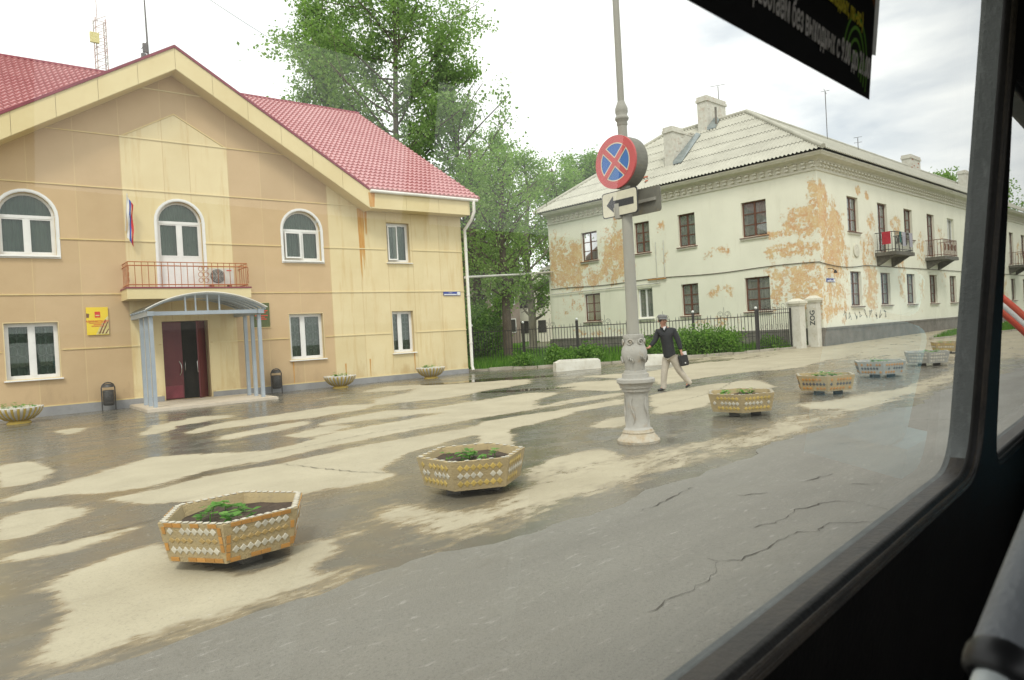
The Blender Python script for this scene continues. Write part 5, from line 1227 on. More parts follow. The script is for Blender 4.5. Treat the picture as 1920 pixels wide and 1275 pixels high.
planter(24.8, 6.8, R(30), 'yellow', 'farthest planter of the row, close to the bus window post', 7)

def bowl(x, y, lab, seed):
    rd = random.Random(seed); t = thing('bowl_planter', lab, 'planter', on(x, y), 0, 'fluted bowl planters along the yellow facade')
    prof = [(.20,.08),(.30,.12),(.40,.20),(.47,.30),(.50,.38),(.485,.395),(.45,.37)]
    MB().lathe(prof, 96, flute=.035, nf=24).build('bowl', 'bowl_white', t)
    m = MB()
    for k in range(24):
        a = (k+.5)*2*PI/24; m.tube([(r*.962*math.cos(a), r*.962*math.sin(a), z) for r, z in prof[:5]], [.014,.023,.029,.033,.034], 5, False)
    m.build('flute', 'bowl_yellow', t)
    MB().lathe([(.24,-.05),(.25,.02),(.22,.055),(.15,.075),(.15,.10)], 28).build('foot', 'bowl_yellow', t)
    MB().lathe([(.44,.335),(.2,.35),(.01,.355)], 20).build('soil', 'soil', t)
    seedlings(t, [(.36*rd.random()**.5*math.cos(a), .36*rd.random()**.5*math.sin(a), .35) for a in [rd.uniform(0,6.28) for _ in range(13)]], rd, .07, .12)
def LBp(s, off): v = M_L @ Vector((s, -off, 0)); return v.x, v.y
bowl(*LBp(-1.86,1.5), 'fluted white and yellow bowl planter cut by the picture edge, beside the left window', 11)
bowl(*LBp(6.6,.85), 'fluted white and yellow bowl planter where the tan wall turns yellow', 12)
bowl(*LBp(9.98,.85), 'fluted white and yellow bowl planter nearest the downpipe corner', 13)
def bin_(s, off, lab):
    x, y = LBp(s, off); t = thing('litter_bin', lab, 'litter bin', on(x, y), -.08, 'litter bins beside the entrance')
    MB().tube([(-.16,0,-.02),(-.16,0,.62),(-.13,0,.70),(-.07,0,.745),(0,0,.76),(.07,0,.745),(.13,0,.70),(.16,0,.62),(.16,0,-.02)], .016, 8).build('frame', 'bin_metal', t)
    MB().lathe([(.11,.14),(.135,.16),(.135,.54),(.13,.55),(.12,.54),(.115,.2)], 20).build('drum', 'bin_metal', t)
    m = MB()
    for z in (.2,.36,.5): m.lathe([(.136,z),(.141,z+.01),(.136,z+.02)], 20)
    m.build('band', 'bin_metal', t); MB().lathe([(.15,.63),(.14,.68),(.07,.72),(.01,.73)], 18).build('hood', 'bin_metal', t)
bin_(.19, .28, 'dark metal litter bin on the left side of the entrance'); bin_(4.75, .30, 'dark metal litter bin on the right side of the entrance')

# concrete barriers
for (x0, y0, x1, y1, lab) in ((17.26,16.76,18.86,16.10,'whitewashed concrete barrier block left of the lamp post'),(19.75,15.15,20.75,14.10,'whitewashed concrete barrier block behind the walking man')):
    l = math.hypot(x1-x0, y1-y0); t = MB(); h = .36
    t.hexa([(-l/2,-.16,-.05),(l/2,-.16,-.05),(l/2,.16,-.05),(-l/2,.16,-.05)], [(-l/2+.02,-.13,h-.06),(l/2-.02,-.13,h-.06),(l/2-.02,.13,h-.06),(-l/2+.02,.13,h-.06)])
    t.hexa([(-l/2+.02,-.13,h-.0599),(l/2-.02,-.13,h-.0599),(l/2-.02,.13,h-.0599),(-l/2+.02,.13,h-.0599)], [(-l/2+.25,-.11,h+.03),(l/2-.1,-.11,h),(l/2-.1,.11,h),(-l/2+.25,.11,h+.03)])
    o = t.build('concrete_barrier', 'barrier_white', None, on((x0+x1)/2, (y0+y1)/2), (0, 0, math.atan2(y1-y0, x1-x0))); tag(o, lab, 'barrier', 'concrete barriers at the lawn edge')

# ---------------------------------------------------------------- the walking man
SK = .00277
mr = thing('person', 'man in black jacket, grey cap and beige trousers walking with a small black bag', 'person', on(12.92, 8.98), math.atan2(r0.y, r0.x))
def J(x, y, d=0): return Vector(((x-660)*SK, d, (740-y)*SK))
def skin(name, verts, edges, rad, mat, parent, root=0, sub=2):
    me = bpy.data.meshes.new(name); me.from_pydata([tuple(v) for v in verts], edges, []); me.update()
    o = link(name, me, mat, parent); md = o.modifiers.new('skin', 'SKIN'); md.use_smooth_shade = True
    sv_ = me.skin_vertices[0].data if me.skin_vertices else None
    if sv_ is None:
        bpy.context.view_layer.objects.active = o; sv_ = me.skin_vertices[0].data
    for i, r in enumerate(rad): sv_[i].radius = r if isinstance(r, tuple) else (r, r)
    for i in range(len(verts)): sv_[i].use_root = (i == root)
    ss = o.modifiers.new('sub', 'SUBSURF'); ss.levels = sub; ss.render_levels = sub
    return o
class Sk:
    def __init__(s): s.v = []; s.e = []; s.r = []
    def p(s, co, r, par=None):
        s.v.append(Vector(co)); s.r.append(r); i = len(s.v)-1
        if par is not None: s.e.append((par, i))
        return i
b = Sk()
pel = b.p(J(660,455), (.10,.08)); wst = b.p(J(652,400), (.11,.08), pel); ch = b.p(J(640,310), (.13,.09), wst); up = b.p(J(630,262), (.10,.085), ch)
nk = b.p(J(620,232,-.01), .052, up); jw = b.p(J(616,207,-.03), .066, nk); hd = b.p(J(614,180,-.015), .088, jw); cw_ = b.p(J(612,150,-.01), .078, hd)
b.p(J(634,192,-.115), .016, hd)                                           # nose
def hand(b, wr, w, dirv, side):
    dv = Vector(dirv).normalized(); pm_ = b.p(w+dv*.055, (.030,.018), wr); sd_ = Vector((0,1,0)).cross(dv).normalized()
    for k, l in enumerate((.062,.070,.066,.052)):
        o_ = Vector((0, -.027+.018*k, 0)); f1_ = b.p(w+dv*.095+o_, .0088, pm_); b.p(w+dv*(.095+l)+o_+sd_*.012*side, .0075, f1_)
    tb = b.p(w+dv*.05+Vector((0,-.035,0))+sd_*.02*side, .010, pm_); b.p(w+dv*.085+Vector((0,-.045,0))+sd_*.03*side, .008, tb)
s1_ = b.p(J(582,262,.08), .055, up); e1_ = b.p(J(556,335,.06), .043, s1_); w1_ = b.p(J(500,390,.02), .028, e1_); hand(b, w1_, J(500,390,.02), J(470,402,.02)-J(500,390,.02), 1)
s2_ = b.p(J(690,262,-.09), .055, up); e2_ = b.p(J(722,350,-.12), .043, s2_); w2_ = b.p(J(738,432,-.14), .028, e2_); hand(b, w2_, J(738,432,-.14), J(742,470,-.14)-J(738,432,-.14), -1)
h1_ = b.p(J(642,472,.05), .062, pel); k1_ = b.p(J(612,590,.04), .046, h1_); a1_ = b.p(J(604,705,.05), .030, k1_); b.p(J(575,728,.03), .028, a1_)
h2_ = b.p(J(680,472,-.05), .062, pel); k2_ = b.p(J(724,585,-.05), .046, h2_); a2_ = b.p(J(792,676,-.04), .030, k2_); b.p(J(774,710,-.05), .026, a2_)
body = skin('body', b.v, b.e, b.r, 'skin', mr)
j = Sk()
a = j.p(J(651,410), (.18,.14)); q = j.p(J(659,482), (.19,.15), a); c_ = j.p(J(640,320), (.185,.14), a); d_ = j.p(J(630,268), (.135,.11), c_); e_ = j.p(J(622,243,-.005), .075, d_)
x1 = j.p(J(580,268,.08), .078, d_); x2 = j.p(J(555,335,.06), .064, x1); j.p(J(506,384,.025), .045, x2)
x1 = j.p(J(692,268,-.09), .078, d_); x2 = j.p(J(723,350,-.12), .066, x1); j.p(J(737,425,-.14), .048, x2)
jk = skin('jacket', j.v, j.e, j.r, 'jacket', mr)
MB().add([J(606,232,-.125), J(632,228,-.115), J(612,268,-.145)], [(0,1,2)]).add([J(606,232,-.115), J(632,228,-.105), J(612,268,-.13)], [(2,1,0)]).build('shirt_front', 'shirt', mr)
cl = MB().tube([J(596,240,-.02), J(606,248,-.11), J(614,266,-.14), J(628,246,-.12), J(640,234,-.05), J(632,228,.05), J(608,226,.06), J(596,240,-.02)], .018, 6).build('collar', 'jacket', jk)
for (px_, py_) in ((596,295),(668,300)): MB().box(-.06,.06,-.008,.008,-.012,.012).build('pocket_flap', 'jacket', jk, J(px_, py_, -.138), (0, .1, 0))
t_ = Sk(); a = t_.p(J(660,440), (.14,.12))
x = t_.p(J(636,492,.06), .100, a); y = t_.p(J(612,590,.04), .078, x); z = t_.p(J(604,660,.05), .070, y); z = t_.p(J(600,722,.05), .066, z); t_.p(J(598,734,.05), .062, z)
x = t_.p(J(686,492,-.06), .100, a); y = t_.p(J(724,585,-.05), .078, x); z = t_.p(J(764,640,-.045), .068, y); z = t_.p(J(798,684,-.04), .066, z); t_.p(J(812,700,-.04), .060, z)
skin('trousers', t_.v, t_.e, t_.r, 'trousers', mr)
for pts, lab in (([J(612,722,.05), J(590,728,.04), J(560,733,.03), J(548,735,.025)], None), ([J(808,680,-.04), J(795,700,-.04), J(775,718,-.05), J(766,724,-.05)], None)):
    s_ = Sk(); pr = None
    for k, p in enumerate(pts): pr = s_.p(p, (.045,.040) if k < 2 else (.042,.026) if k == 2 else (.03,.02), pr)
    skin('shoe', s_.v, s_.e, s_.r, 'shoe', mr)
hc = J(613,168,-.012)
MB().lathe([(.098,-.018),(.105,.0),(.106,.02),(.102,.042),(.088,.060),(.05,.070),(.005,.073)], 20).build('cap', 'cap', mr, hc+Vector((0,0,.022)), (-.05,.10,0))
vz_ = MB(); vv = []
for k in range(9):
    a = -PI*.92+PI*.0+k*(PI*.62)/8-.02; vv += [(.10*math.cos(a), .10*math.sin(a), 0), (.165*math.cos(a)*.98, .165*math.sin(a)*.98, -.022)]
vz_.add(vv+[(p[0], p[1], p[2]-.008) for p in vv], [(2*k, 2*k+2, 2*k+3, 2*k+1) for k in range(8)]+[(18+2*k+1, 18+2*k+3, 18+2*k+2, 18+2*k) for k in range(8)]+[(2*k+1, 2*k+3, 18+2*k+3, 18+2*k+1) for k in range(8)], True)
vz_.build('cap_visor', 'cap', mr, hc+Vector((0,0,.008)), (0,.08,.62))
MB().lathe([(.080,-.05),(.094,-.02),(.097,.0)], 20).build('hair', 'hair', mr, hc+Vector((0,.014,-.012)))
for sx in (-1, 1): MB().lathe([(.004,-.028),(.014,-.012),(.015,.012),(.004,.026)], 8).build('ear', 'skin', mr, J(614,186,-.012)+Vector((sx*.09,.01,0)), None)
for dx in (-.012, .05): MB().box(-.012,.012,-.004,.004,-.005,.005).build('eye', 'hair', mr, J(616,182,-.104)+Vector((dx, .012 if dx > 0 else -.002, 0)))
MB().box(-.022,.022,-.004,.004,-.004,.004).build('mouth', 'plaque_brown', mr, J(624,209,-.098))
bg_ = thing('shoulder_bag', 'small black bag held in the walking man\'s hand', 'bag', on(12.92, 8.98), math.atan2(r0.y, r0.x))
rp = []
bc_ = J(752,505,-.15); m = MB(); w, h, dd = .095, .115, .055
for (sx, sz, sy) in ((1,1,1),): pass
def rbox(cx, w, h, d, r=.03):
    m = MB(); p = []
    for (x, z, a) in ((w-r,h-r,0),(-w+r,h-r,PI/2),(-w+r,-h+r,PI),(w-r,-h+r,1.5*PI)): p += [(x+r*math.cos(a+t*PI/8), z+r*math.sin(a+t*PI/8)) for t in range(5)]
    return m.prism(p, -d, d, 'y')
rbox(0, w, h, dd).build('body', 'bag', bg_, bc_, (0, -.15, 0)); rbox(0, w*.7, h*.45, .015, .02).build('front_pocket', 'bag', bg_, bc_+Vector((.005,-dd-.012,-.03)), (0,-.15,0))
MB().tube([bc_+Vector((-.06,0,.10)), J(738,466,-.14)+Vector((-.02,0,-.01)), J(744,462,-.14), bc_+Vector((.07,0,.10))], .009, 6).build('strap', 'bag', bg_); MB().box(-.012,.012,-.003,.003,-.012,.012).build('badge', 'paper', bg_, bc_+Vector((.02,-dd-.03,-.05)))
nw = MB().box(-.06,.05,-.012,.012,-.13,.12).build('folded_paper', 'paper', None, mr.matrix_basis @ J(768,478,-.10), (0,-.12,math.atan2(r0.y, r0.x))); tag(nw, 'folded white paper held with the black bag', 'paper')

# ---------------------------------------------------------------- trees and shrubs
def leaves(name, centers, per, spread, size, mat, parent=None, flat=.8, droop=0., rng=None):
    rng = rng or np.random; c = np.repeat(np.asarray(centers), per, 0); n = len(c)
    p = c + rng.normal(0, 1, (n, 3))*np.array([spread, spread, spread*flat]); p[:, 2] -= droop*np.abs(rng.normal(0, 1, n))
    a = rng.normal(0, 1, (n, 3)); a /= np.linalg.norm(a, axis=1)[:, None]; b = rng.normal(0, 1, (n, 3)); b -= a*(a*b).sum(1)[:, None]; b /= np.linalg.norm(b, axis=1)[:, None]
    s = (size*(.55+.9*rng.random(n)))[:, None]
    v = np.stack([p-a*s*.5, p+b*s*.36-a*s*.05, p+a*s*.55, p-b*s*.36-a*s*.05], 1).reshape(-1, 3)
    return tri_mesh(name, v, np.arange(4*n).reshape(-1, 4), mat, parent)
def tree(x, y, H, r, h0, lab, seed, mat='leaf_poplar', bark='bark', nleaf=26000, size=.17, lean=(0,0), trunk_r=.28, fork=False, group='trees behind the buildings', narrow=1.0, clump=.42, droop=.0, gap=1.0):
    rd = random.Random(seed); rng = np.random.RandomState(seed)
    t = thing('tree', lab, 'tree', on(x, y), 0, group); m = MB(); tips = []
    def branch(p, d, l, rad, lev):
        pts = [p]; rr = [rad]; n = 5 if lev < 2 else 4
        for k in range(n):
            d = (d + Vector((rd.gauss(0,.13), rd.gauss(0,.13), rd.gauss(0,.06)+(.06 if lev else .0)-(droop*.16 if lev > 1 else 0)))).normalized(); p = p + d*l/n; pts.append(p); rr.append(rad*(1-(k+1)/n*.62))
        m.tube(pts, rr, 7 if lev == 0 else 5, False)
        if lev >= 1:
            for k in range(1, n+1): 
                if lev >= 2 or k >= n-1: tips.append(pts[k])
        return pts, rr, d
    top = H*rd.uniform(.9,.97); n = 12; pts = []; rr = []
    for k in range(n+1):
        z = top*k/n; pts.append(Vector((lean[0]*z/H+.25*math.sin(k*.8+seed)*k/n, lean[1]*z/H+.25*math.cos(k*.7+seed*2)*k/n, z))); rr.append(trunk_r*(1-.9*k/n)**.8+.02)
    m.tube(pts, rr, 9, False)
    nb = int(26+H*1.2)
    for i in range(nb):
        f = h0+(1-h0)*(i+.5)/nb*.98; k = min(n-1, int(f*n)); p = pts[k].lerp(pts[k+1], f*n-k); az = i*2.4+rd.uniform(-.5,.5)
        g_ = (f-h0)/(1-h0); prof_ = (math.sin(PI*min(1, (g_*.86+.12)))**.7)*(1.0-.25*rd.random()); L_ = r*prof_
        d = Vector((math.cos(az), math.sin(az), rd.uniform(.25,.9)*narrow)).normalized()
        L_ *= rd.uniform(.6, 1.2); n0 = len(tips)
        bp, br, bd = branch(p, d, max(.7, L_), max(.02, rr[k]*.42), 1)
        for q in range(rd.randint(3, 5)):
            ii = rd.randint(1, len(bp)-2); d2 = (bd + Vector((rd.gauss(0,.7), rd.gauss(0,.7), rd.gauss(.05,.45)))).normalized(); branch(bp[ii], d2, max(.5, L_*rd.uniform(.3,.55)), max(.012, br[ii]*.5), 2)
        if rd.random() > gap: del tips[n0:]
    m.build('trunk', bark, t)
    per = max(4, int(nleaf/len(tips))); leaves('crown', [tuple(p) for p in tips], per, clump, size, mat, t, .75, droop*.35, rng)
    return t
def pol(az, d): a = R(az); return d*math.cos(a), d*math.sin(a)
tree(*pol(55.9, 43), 30.0, 6.6, .24, 'tallest poplar, crown running out of the top of the picture above the red roof', 1, nleaf=56000, size=.18, clump=.44, trunk_r=.24, gap=.94)
tree(*pol(61.6, 47), 24.5, 3.9, .45, 'separate left-hand poplar leaning above the red roof ridge', 2, nleaf=19000, size=.17, lean=(.2,-.2), clump=.36, gap=.8)
tree(*pol(51.0, 44), 19.5, 5.0, .25, 'poplar with a loose right-hand side beside the tallest poplar', 3, nleaf=15000, size=.18, clump=.36, gap=.7)
tree(*pol(48.6, 50), 17.0, 3.4, .15, 'slim tree straight behind the gap between the two houses', 4, mat='leaf_birch', nleaf=10000, size=.16, clump=.32, gap=.7)
tree(*pol(47.85, 35), 11.0, 2.3, .28, 'dark forked tree on the lawn nearest the iron fence', 5, mat='leaf_birch', nleaf=9000, size=.12, clump=.35, trunk_r=.24, droop=.8)
tree(*pol(50.2, 38), 12.0, 2.2, .12, 'drooping tree close to the downpipe corner of the yellow building', 6, mat='leaf_birch', nleaf=8000, size=.13, droop=1.0, clump=.32, bark='bark', gap=.7)
tree(*pol(45.8, 47), 14.0, 3.2, .15, 'leafy birch left of the end of the corrugated roof', 7, mat='leaf_birch', nleaf=10000, size=.15, bark='bark_pale', clump=.32, gap=.7)
tree(*pol(43.2, 54), 15.0, 4.0, .2, 'round-topped tree rising over the left slope of the corrugated roof', 8, mat='leaf_birch', nleaf=12000, size=.17, clump=.38, gap=.75)
tree(*pol(40.6, 57), 16.2, 4.0, .2, 'tree behind the round sign, over the corrugated roof', 9, nleaf=17000, size=.17, clump=.38, gap=.75)
tree(*pol(15.6, 101), 17.8, 5.0, .2, 'far tree whose crown shows over the long roof near the bus window post', 10, mat='leaf_birch', nleaf=12000, size=.3, clump=.7)
tree(*pol(12.6, 118), 19.0, 5.5, .2, 'farthest tree, over the end of the long roof', 12, mat='leaf_birch', nleaf=9000, size=.3, clump=.7)
def shrub(x, y, w, d, h, n, size, lab, seed, rz=0, name='shrub', group='shrubs along the fence'):
    rng = np.random.RandomState(seed); t = thing(name, lab, 'shrub', on(x, y, .03), rz, group)
    k = max(8, int(w*d*h*14)); a = rng.normal(0, 1, (k, 3)); a /= np.linalg.norm(a, axis=1)[:, None]; a *= (rng.random(k)**.4)[:, None]; c = a*np.array([w/2, d/2, h*.5])*.9+np.array([0, 0, h*.48]); c[:, 2] = np.maximum(c[:, 2], .05)
    leaves('foliage', c, max(6, int(n/k)), .13+.05*h, size, 'leaf_bush', t, .9, 0, rng)
    m = MB()
    for i in range(min(k, 26)): m.tube([(c[i][0]*.25, c[i][1]*.25, -.05), (c[i][0]*.6, c[i][1]*.6, c[i][2]*.6), tuple(c[i])], [.018,.012,.005], 4, False)
    m.build('stem', 'bark', t)
bx_, by_ = pol(50.3, 36); shrub(bx_, by_, 3.0, 2.4, 2.9, 9000, .12, 'large round light green bush behind the fence beside the downpipe', 21)
shrub(24.7, 15.7, 4.6, 1.3, 1.05, 12000, .085, 'clipped dense green hedge in front of the iron fence', 22, -.32, 'hedge', None)
shrub(22.6, 16.9, 1.6, 1.0, .85, 3200, .085, 'low green shrub left of the hedge, behind the walking man', 23, -.5)
shrub(19.6, 18.9, 1.0, .9, .75, 2200, .085, 'weedy shrub behind the left concrete barrier', 24)
shrub(20.9, 18.4, 1.2, .9, .7, 2200, .085, 'weedy shrub between the left barrier and the lamp post', 25)
shrub(18.6, 19.9, .9, .8, .40, 1400, .08, 'low tuft of weeds at the lawn kerb near the downpipe', 26)
shrub(28.3, 14.6, 1.6, .6, .45, 2400, .08, 'low weeds under the iron gate', 27, -.2)
# far house behind the trees
fx, fy = pol(48.9, 74); fh = thing('far_house', 'grey-brown house with dark roof far behind the trees', 'building', on(fx, fy), R(48.9-90)+.35)
MB().box(-2.6, 3.0, 0, 9, -.5, 9.4).build('wall', 'far_brick', fh); MB().hexa([(-3.2,-.6,9.4),(3.6,-.6,9.4),(3.6,9.6,9.4),(-3.2,9.6,9.4)],[(-1.0,3.5,12.0),(1.2,3.5,12.0),(1.2,5.5,12.0),(-1.0,5.5,12.0)]).build('roof', 'far_roof', fh)
for zz in (1.2, 4.2, 7.0):
    for xx in (-1.5, .3, 2.0):
        w_ = MB().box(xx-.5, xx+.5, -.04, .02, zz, zz+1.5).build('window', 'white_pvc', fh); MB().box(xx-.42, xx+.42, -.06, -.041, zz+.08, zz+1.42).build('pane', 'room_dark', w_)
fx, fy = pol(46.4, 80); fb = thing('far_block', 'white apartment block glimpsed low between the tree trunks', 'building', on(fx, fy), R(46.4-90))
MB().box(-7, 7, 0, 10, -.5, 8).build('wall', 'cornice', fb)
for zz in (1.0, 3.9):
    for xx in range(-6, 7, 2): w_ = MB().box(xx-.45, xx+.45, -.05, .02, zz, zz+1.4).build('window', 'room_dark', fb)
# lattice tower and wires in the distance
tw = thing('lattice_tower', 'pale red lattice radio tower far behind the left roof slope', 'tower', (27.1, 116.9, 0))
m = MB(); B = .75
for sx in (-1, 1):
    for sy in (-1, 1): m.tube([(sx*B, sy*B, 0), (sx*B*.9, sy*B*.9, 51.5)], .09, 5)
m.build('leg', 'tower_red', tw); m = MB()
for k in range(26):
    z = 26+k; z2 = z+1
    for (ax, ay, bx, by) in ((-B,-B,B,-B),(-B,-B,-B,B),(B,-B,B,B)): m.tube([(ax,ay,z),(bx,by,z2)], .05, 4); m.tube([(ax,ay,z),(bx,by,z)], .05, 4)
m.build('lattice', 'tower_red', tw); MB().box(-1.6,-.4,-1.2,-.8,47.5,49).build('antenna_panel', 'plaque_pale', tw); MB().tube([(-.3,0,51),(-.3,0,55)], .06, 4).build('rod', 'tower_red', tw)

for k, (p, q, lab) in enumerate(((pol(70.5, 55), pol(52, 60), 'faint overhead wire crossing the sky above the gable'),)):
    a = Vector((*p, 27.5)); b_ = Vector((*q, 20.5)); pts = [a.lerp(b_, t/12)-Vector((0,0,1.2*math.sin(PI*t/12))) for t in range(13)]
    o = MB().tube(pts, .018, 4).build('overhead_wire', 'mast_grey'); tag(o, lab, 'wire')
# ---------------------------------------------------------------- the bus the picture is taken from
BA = R(3.7)
bus = thing('bus', 'dark interior side of a bus with rubber-sealed windows framing the view', 'bus', (0, 0, 0), BA)
TL = .105
yg = lambda z: .5-TL*(z-EYE)
P3 = lambda x, z, dy: (x, yg(z)+dy, z)
def rr_loop(c, r, n=7):
    """rounded loop through four corners (bottom-left, bottom-right, top-right, top-left) given as (x, z)"""
    o = []
    for i in range(4):
        p = Vector(c[i]); a = (Vector(c[i-1])-p).normalized(); b = (Vector(c[(i+1) % 4])-p).normalized()
        for k in range(n):
            t = k/(n-1); q0 = p+a*r; q2 = p+b*r; o.append(tuple(q0*(1-t)**2+p*2*t*(1-t)+q2*t*t))
    return o
def outset(c, d):
    cx = sum(p[0] for p in c)/4; cz = sum(p[1] for p in c)/4
    return [(p[0]+(d if p[0] > cx else -d), p[1]+(d if p[1] > cz else -d)) for p in c]
def loft(mb, loops, smooth=True):
    n = len(loops[0]); v = [p for l in loops for p in l]; f = []
    for i in range(len(loops)-1):
        for k in range(n): f.append((i*n+k, i*n+(k+1) % n, (i+1)*n+(k+1) % n, (i+1)*n+k))
    return mb.add(v, f, smooth)
C1 = [(-1.5,1.015),(2.62,1.03),(2.62,2.62),(-1.5,2.62)]; C2 = [(2.93,1.0),(5.6,1.0),(5.6,2.27),(2.70,2.27)]
for ci, (C_, rr) in enumerate(((C1, .16), (C2, .13))):
    lp_ = lambda d, dy: [P3(x, z, dy) for x, z in rr_loop(outset(C_, d), rr+d)]
    la, lb, lc = lp_(0, .012), lp_(0, -.004), lp_(0, -.045); nn = len(la); lo_ = [k for k in range(nn) if 3 <= k < 10]
    loft(MB(), [la, lb]).build('window_reveal', 'bus_reveal', bus)
    MB().add(lb+lc, [(k, (k+1) % nn, nn+(k+1) % nn, nn+k) for k in range(nn) if k not in lo_], True).build('window_reveal', 'bus_reveal', bus)
    MB().add(lb+lc, [(k, (k+1) % nn, nn+(k+1) % nn, nn+k) for k in lo_], True).build('sill_strip', 'bus_strip', bus)
    loft(MB(), [lp_(0, -.045), lp_(-.004, -.050), lp_(0, -.060), lp_(.008, -.066)]).build('window_seal', 'bus_rubber', bus)
    loft(MB(), [lp_(.008, -.066), lp_(.010, -.074), lp_(.015, -.073), lp_(.017, -.067), lp_(.019, -.075), lp_(.024, -.079), lp_(.027, -.073), lp_(.030, -.079)]).build('trim_strip', 'bus_strip' if ci == 0 else 'bus_rubber', bus)
    x0, x1 = (-2.4, 2.80) if ci == 0 else (2.80, 6.6); ou = [(x0, .32), (x1, .32), (x1-(.14 if ci == 0 else 0), 2.78), (x0-(.14 if ci else 0), 2.78)]; n = 7
    il = [P3(x, z, -.079) for x, z in rr_loop(outset(C_, .03), rr+.03)]; ol = [P3(*ou[i], -.079) for i in range(4) for k in range(n)]
    loft(MB(), [il, ol], False).build('wall_lining', 'bus_black', bus)
    il = [P3(x, z, .012) for x, z in rr_loop(C_, rr)]; ol = [P3(*ou[i], .012) for i in range(4) for k in range(n)]
    loft(MB(), [il, ol], False).build('outer_skin', 'bus_roof', bus)
    lq = rr_loop(outset(C_, .002), rr); MB().add([P3(x, z, .0) for x, z in lq], [tuple(range(len(lq)))]).build('window_pane', 'bus_glass', bus)
MB().box(-2.4, 6.6, -2.0, .40, 2.78, 2.83).build('roof', 'bus_black', bus); MB().box(-2.4, 6.6, -2.0, .60, .30, .34).build('floor', 'bus_black', bus)
m = MB().box(-2.4, 6.6, -2.05, -2.001, .30, 1.1).box(-2.4, 6.6, -2.05, -2.001, 2.4, 2.83).box(4.2, 6.6, -2.05, -2.001, 1.1001, 2.3999).box(.5, .64, -2.05, -2.001, 1.1001, 2.3999).box(2.3, 2.44, -2.05, -2.001, 1.1001, 2.3999).box(-2.4, -2.2, -2.05, -2.001, 1.1001, 2.3999)
m.build('far_wall', 'bus_black', bus); MB().box(-2.45, -2.401, -2.05, .62, .3, 2.83).build('rear_wall', 'bus_black', bus); MB().box(6.601, 6.65, -2.05, .62, .3, 2.83).build('front_light_block', 'bus_black', bus)  # unseen solid front, added to keep bright reflections out of the window pane
# grab handle at the seat in front
def bd(az, el, rng): a = R(az)-BA; return Vector((rng*math.cos(a), rng*math.sin(a), EYE+rng*math.tan(R(el))))
hp = thing('grab_handle', 'grey padded seat handle with black ring and pale tube at the lower right', 'handle', (0,0,0), BA)
A_, B_ = bd(9.3, -12.2, .80), bd(13.0, -22.7, .66); D_ = (B_-A_).normalized()
MB().tube([A_-D_*.25, A_, A_.lerp(B_, .5), B_], .0235, 16).build('grip_pad', 'handle_pad', hp)
MB().tube([B_-D_*.001, B_+D_*.004, B_+D_*.012, B_+D_*.020, B_+D_*.024], [.0236,.026,.026,.025,.020], 16).build('end_ring', 'handle_ring', hp)
q0, q1, q2 = B_+D_*.02, B_+D_*.20, B_+D_*.22+Vector((0,0,-.22))
MB().tube([q0*(1-t)**2+q1*2*t*(1-t)+q2*t*t for t in [k/10 for k in range(11)]]+[q2+Vector((0,0,-.4))], .0155, 14).build('tube', 'handle_tube', hp)
q0, q1, q2 = A_-D_*.249, A_-D_*.46, A_-D_*.46+Vector((0,-.02,-.30))
MB().tube([q0*(1-t)**2+q1*2*t*(1-t)+q2*t*t for t in [k/10 for k in range(11)]]+[q2+Vector((0,-.01,-.65))], .0155, 14).build('tube', 'handle_tube', hp)
# blue seat further forward, seen only as a reflection in the pane
st = thing('seat_in_front', 'light blue bus seat that shows only as a faint reflection in the pane', 'seat', (0,0,0), BA)
def rprism(w, h, r): 
    p = []
    for (x, z, a) in ((w-r,h-r,0),(-w+r,h-r,PI/2),(-w+r,-h+r,PI),(w-r,-h+r,1.5*PI)): p += [(x+r*math.cos(a+t*PI/8), z+r*math.sin(a+t*PI/8)) for t in range(5)]
    return p
MB().prism(rprism(.20, .28, .07), -.05, .05, 'x').build('backrest', 'seat_blue', st, (3.45, .02, 1.14), (0,.12,0)); MB().prism(rprism(.15, .10, .05), -.04, .04, 'x').build('headrest', 'seat_blue', st, (3.48, .02, 1.55), (0,.12,0))
MB().box(3.45, 3.95, -.2, .24, .72, .86).build('cushion', 'seat_blue', st); MB().tube([(3.7,.02,.34),(3.7,.02,.72)], .05, 10).build('pedestal', 'bus_rubber', st)
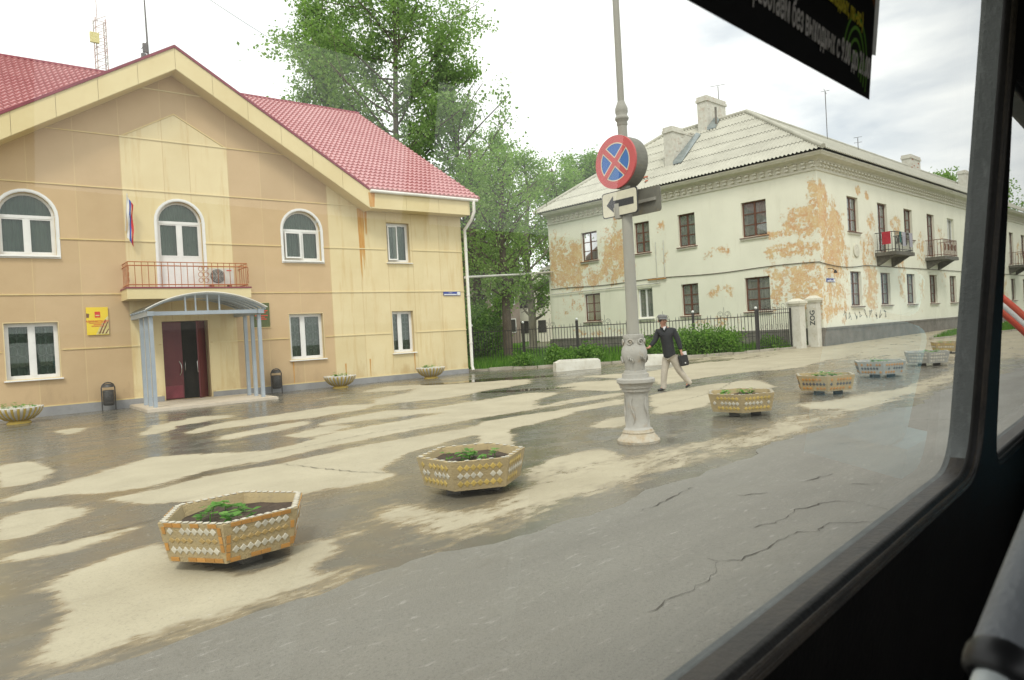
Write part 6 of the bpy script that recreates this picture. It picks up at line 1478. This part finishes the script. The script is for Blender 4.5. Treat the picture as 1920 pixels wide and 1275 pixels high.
# poster stuck inside the pane
po = thing('window_poster', 'dark advertising poster with white and yellow lettering stuck to the upper bus window', 'poster', (0,0,0), BA)
X0, X1, Zb, Zt = .10, 1.572, 1.972, 2.58
MB().hexa([P3(X0,Zb-.02,-.006), P3(X1,Zb+.018,-.006), P3(X1,Zb+.018,-.005), P3(X0,Zb-.02,-.005)], [P3(X0,Zt,-.006), P3(X1,Zt,-.006), P3(X1,Zt,-.005), P3(X0,Zt,-.005)]).build('sheet', 'poster_black', po)
MB().add([P3(x, z, -.0068) for x, z in ((1.565,2.17),(1.565,2.57),(1.20,2.57),(1.32,2.36))], [(0,3,2,1)]).build('photo_print', 'poster_orange', po)
TR = (PI/2+math.atan(TL), 0, 0)
def ptxt(s, size, x, z, mat, al='RIGHT', w=.6, dy=-.0085): text_mesh(s, size, mat, po, loc=P3(x, z, dy), rot=TR, align=al, width=w, bold=.0012, depth=.0003)
ptxt('работаем без выходных с 9.00 до 21.00', .058, 1.555, Zb+.055, 'poster_text', w=.50)
ptxt('(без выходных, пн.-вс.)', .040, 1.50, Zb+.14, 'poster_yellow', w=.55); ptxt('работаем для вас', .048, 1.22, Zb+.205, 'poster_yellow', w=.55)
for k in range(4):
    r = .03+.022*k; m = MB(); v = []
    for t in range(15):
        a = -.3+PI*1.0*t/14
        for q in (r, r+.007): v.append(P3(1.47+q*math.cos(a)*.7, Zb+.055+q*math.sin(a), -.0075))
    m.add([(p) for p in v if True], [(2*t, 2*t+1, 2*t+3, 2*t+2) for t in range(14)]).build('green_arc', 'poster_green', po)
MB().add([P3(x, z, -.0045) for x, z in ((1.5725,2.08),(1.60,2.085),(1.615,2.57),(1.5725,2.57))], [(0,1,2,3)]).build('curled_edge', 'paper', po)
# bent striped guard rail standing further along the road
def wd(az, el, rng): a = R(az); return Vector((rng*math.cos(a), rng*math.sin(a), EYE+rng*math.tan(R(el))))
gr = thing('striped_guard_rail', 'bent red and white striped guard rail seen through the far bus window', 'guard rail', on(*wd(11, 0, 9.0).xy))
gr_o = Vector(gr.location)
cv = [wd(14.0, .75, 9.0), wd(13.0, .55, 9.0), wd(12.3, .05, 9.0), wd(11.6, -.75, 9.0), wd(10.6, -2.0, 9.0), wd(9.4, -3.6, 9.0), wd(8.2, -5.2, 9.0)]
for (o, mt, nm) in ((.075,'tape_red','red_stripe'),(0,'tape_white','white_stripe'),(-.075,'tape_red','red_stripe')):
    MB().tube([p+Vector((0,0,o))-gr_o for p in cv], .038, 8).build(nm, mt, gr)
for p in (cv[0], cv[5]): MB().tube([Vector((p.x+.06, p.y, gr_o.z-.1))-gr_o, p+Vector((.06,0,.05))-gr_o], .03, 8).build('post', 'iron_dark', gr)
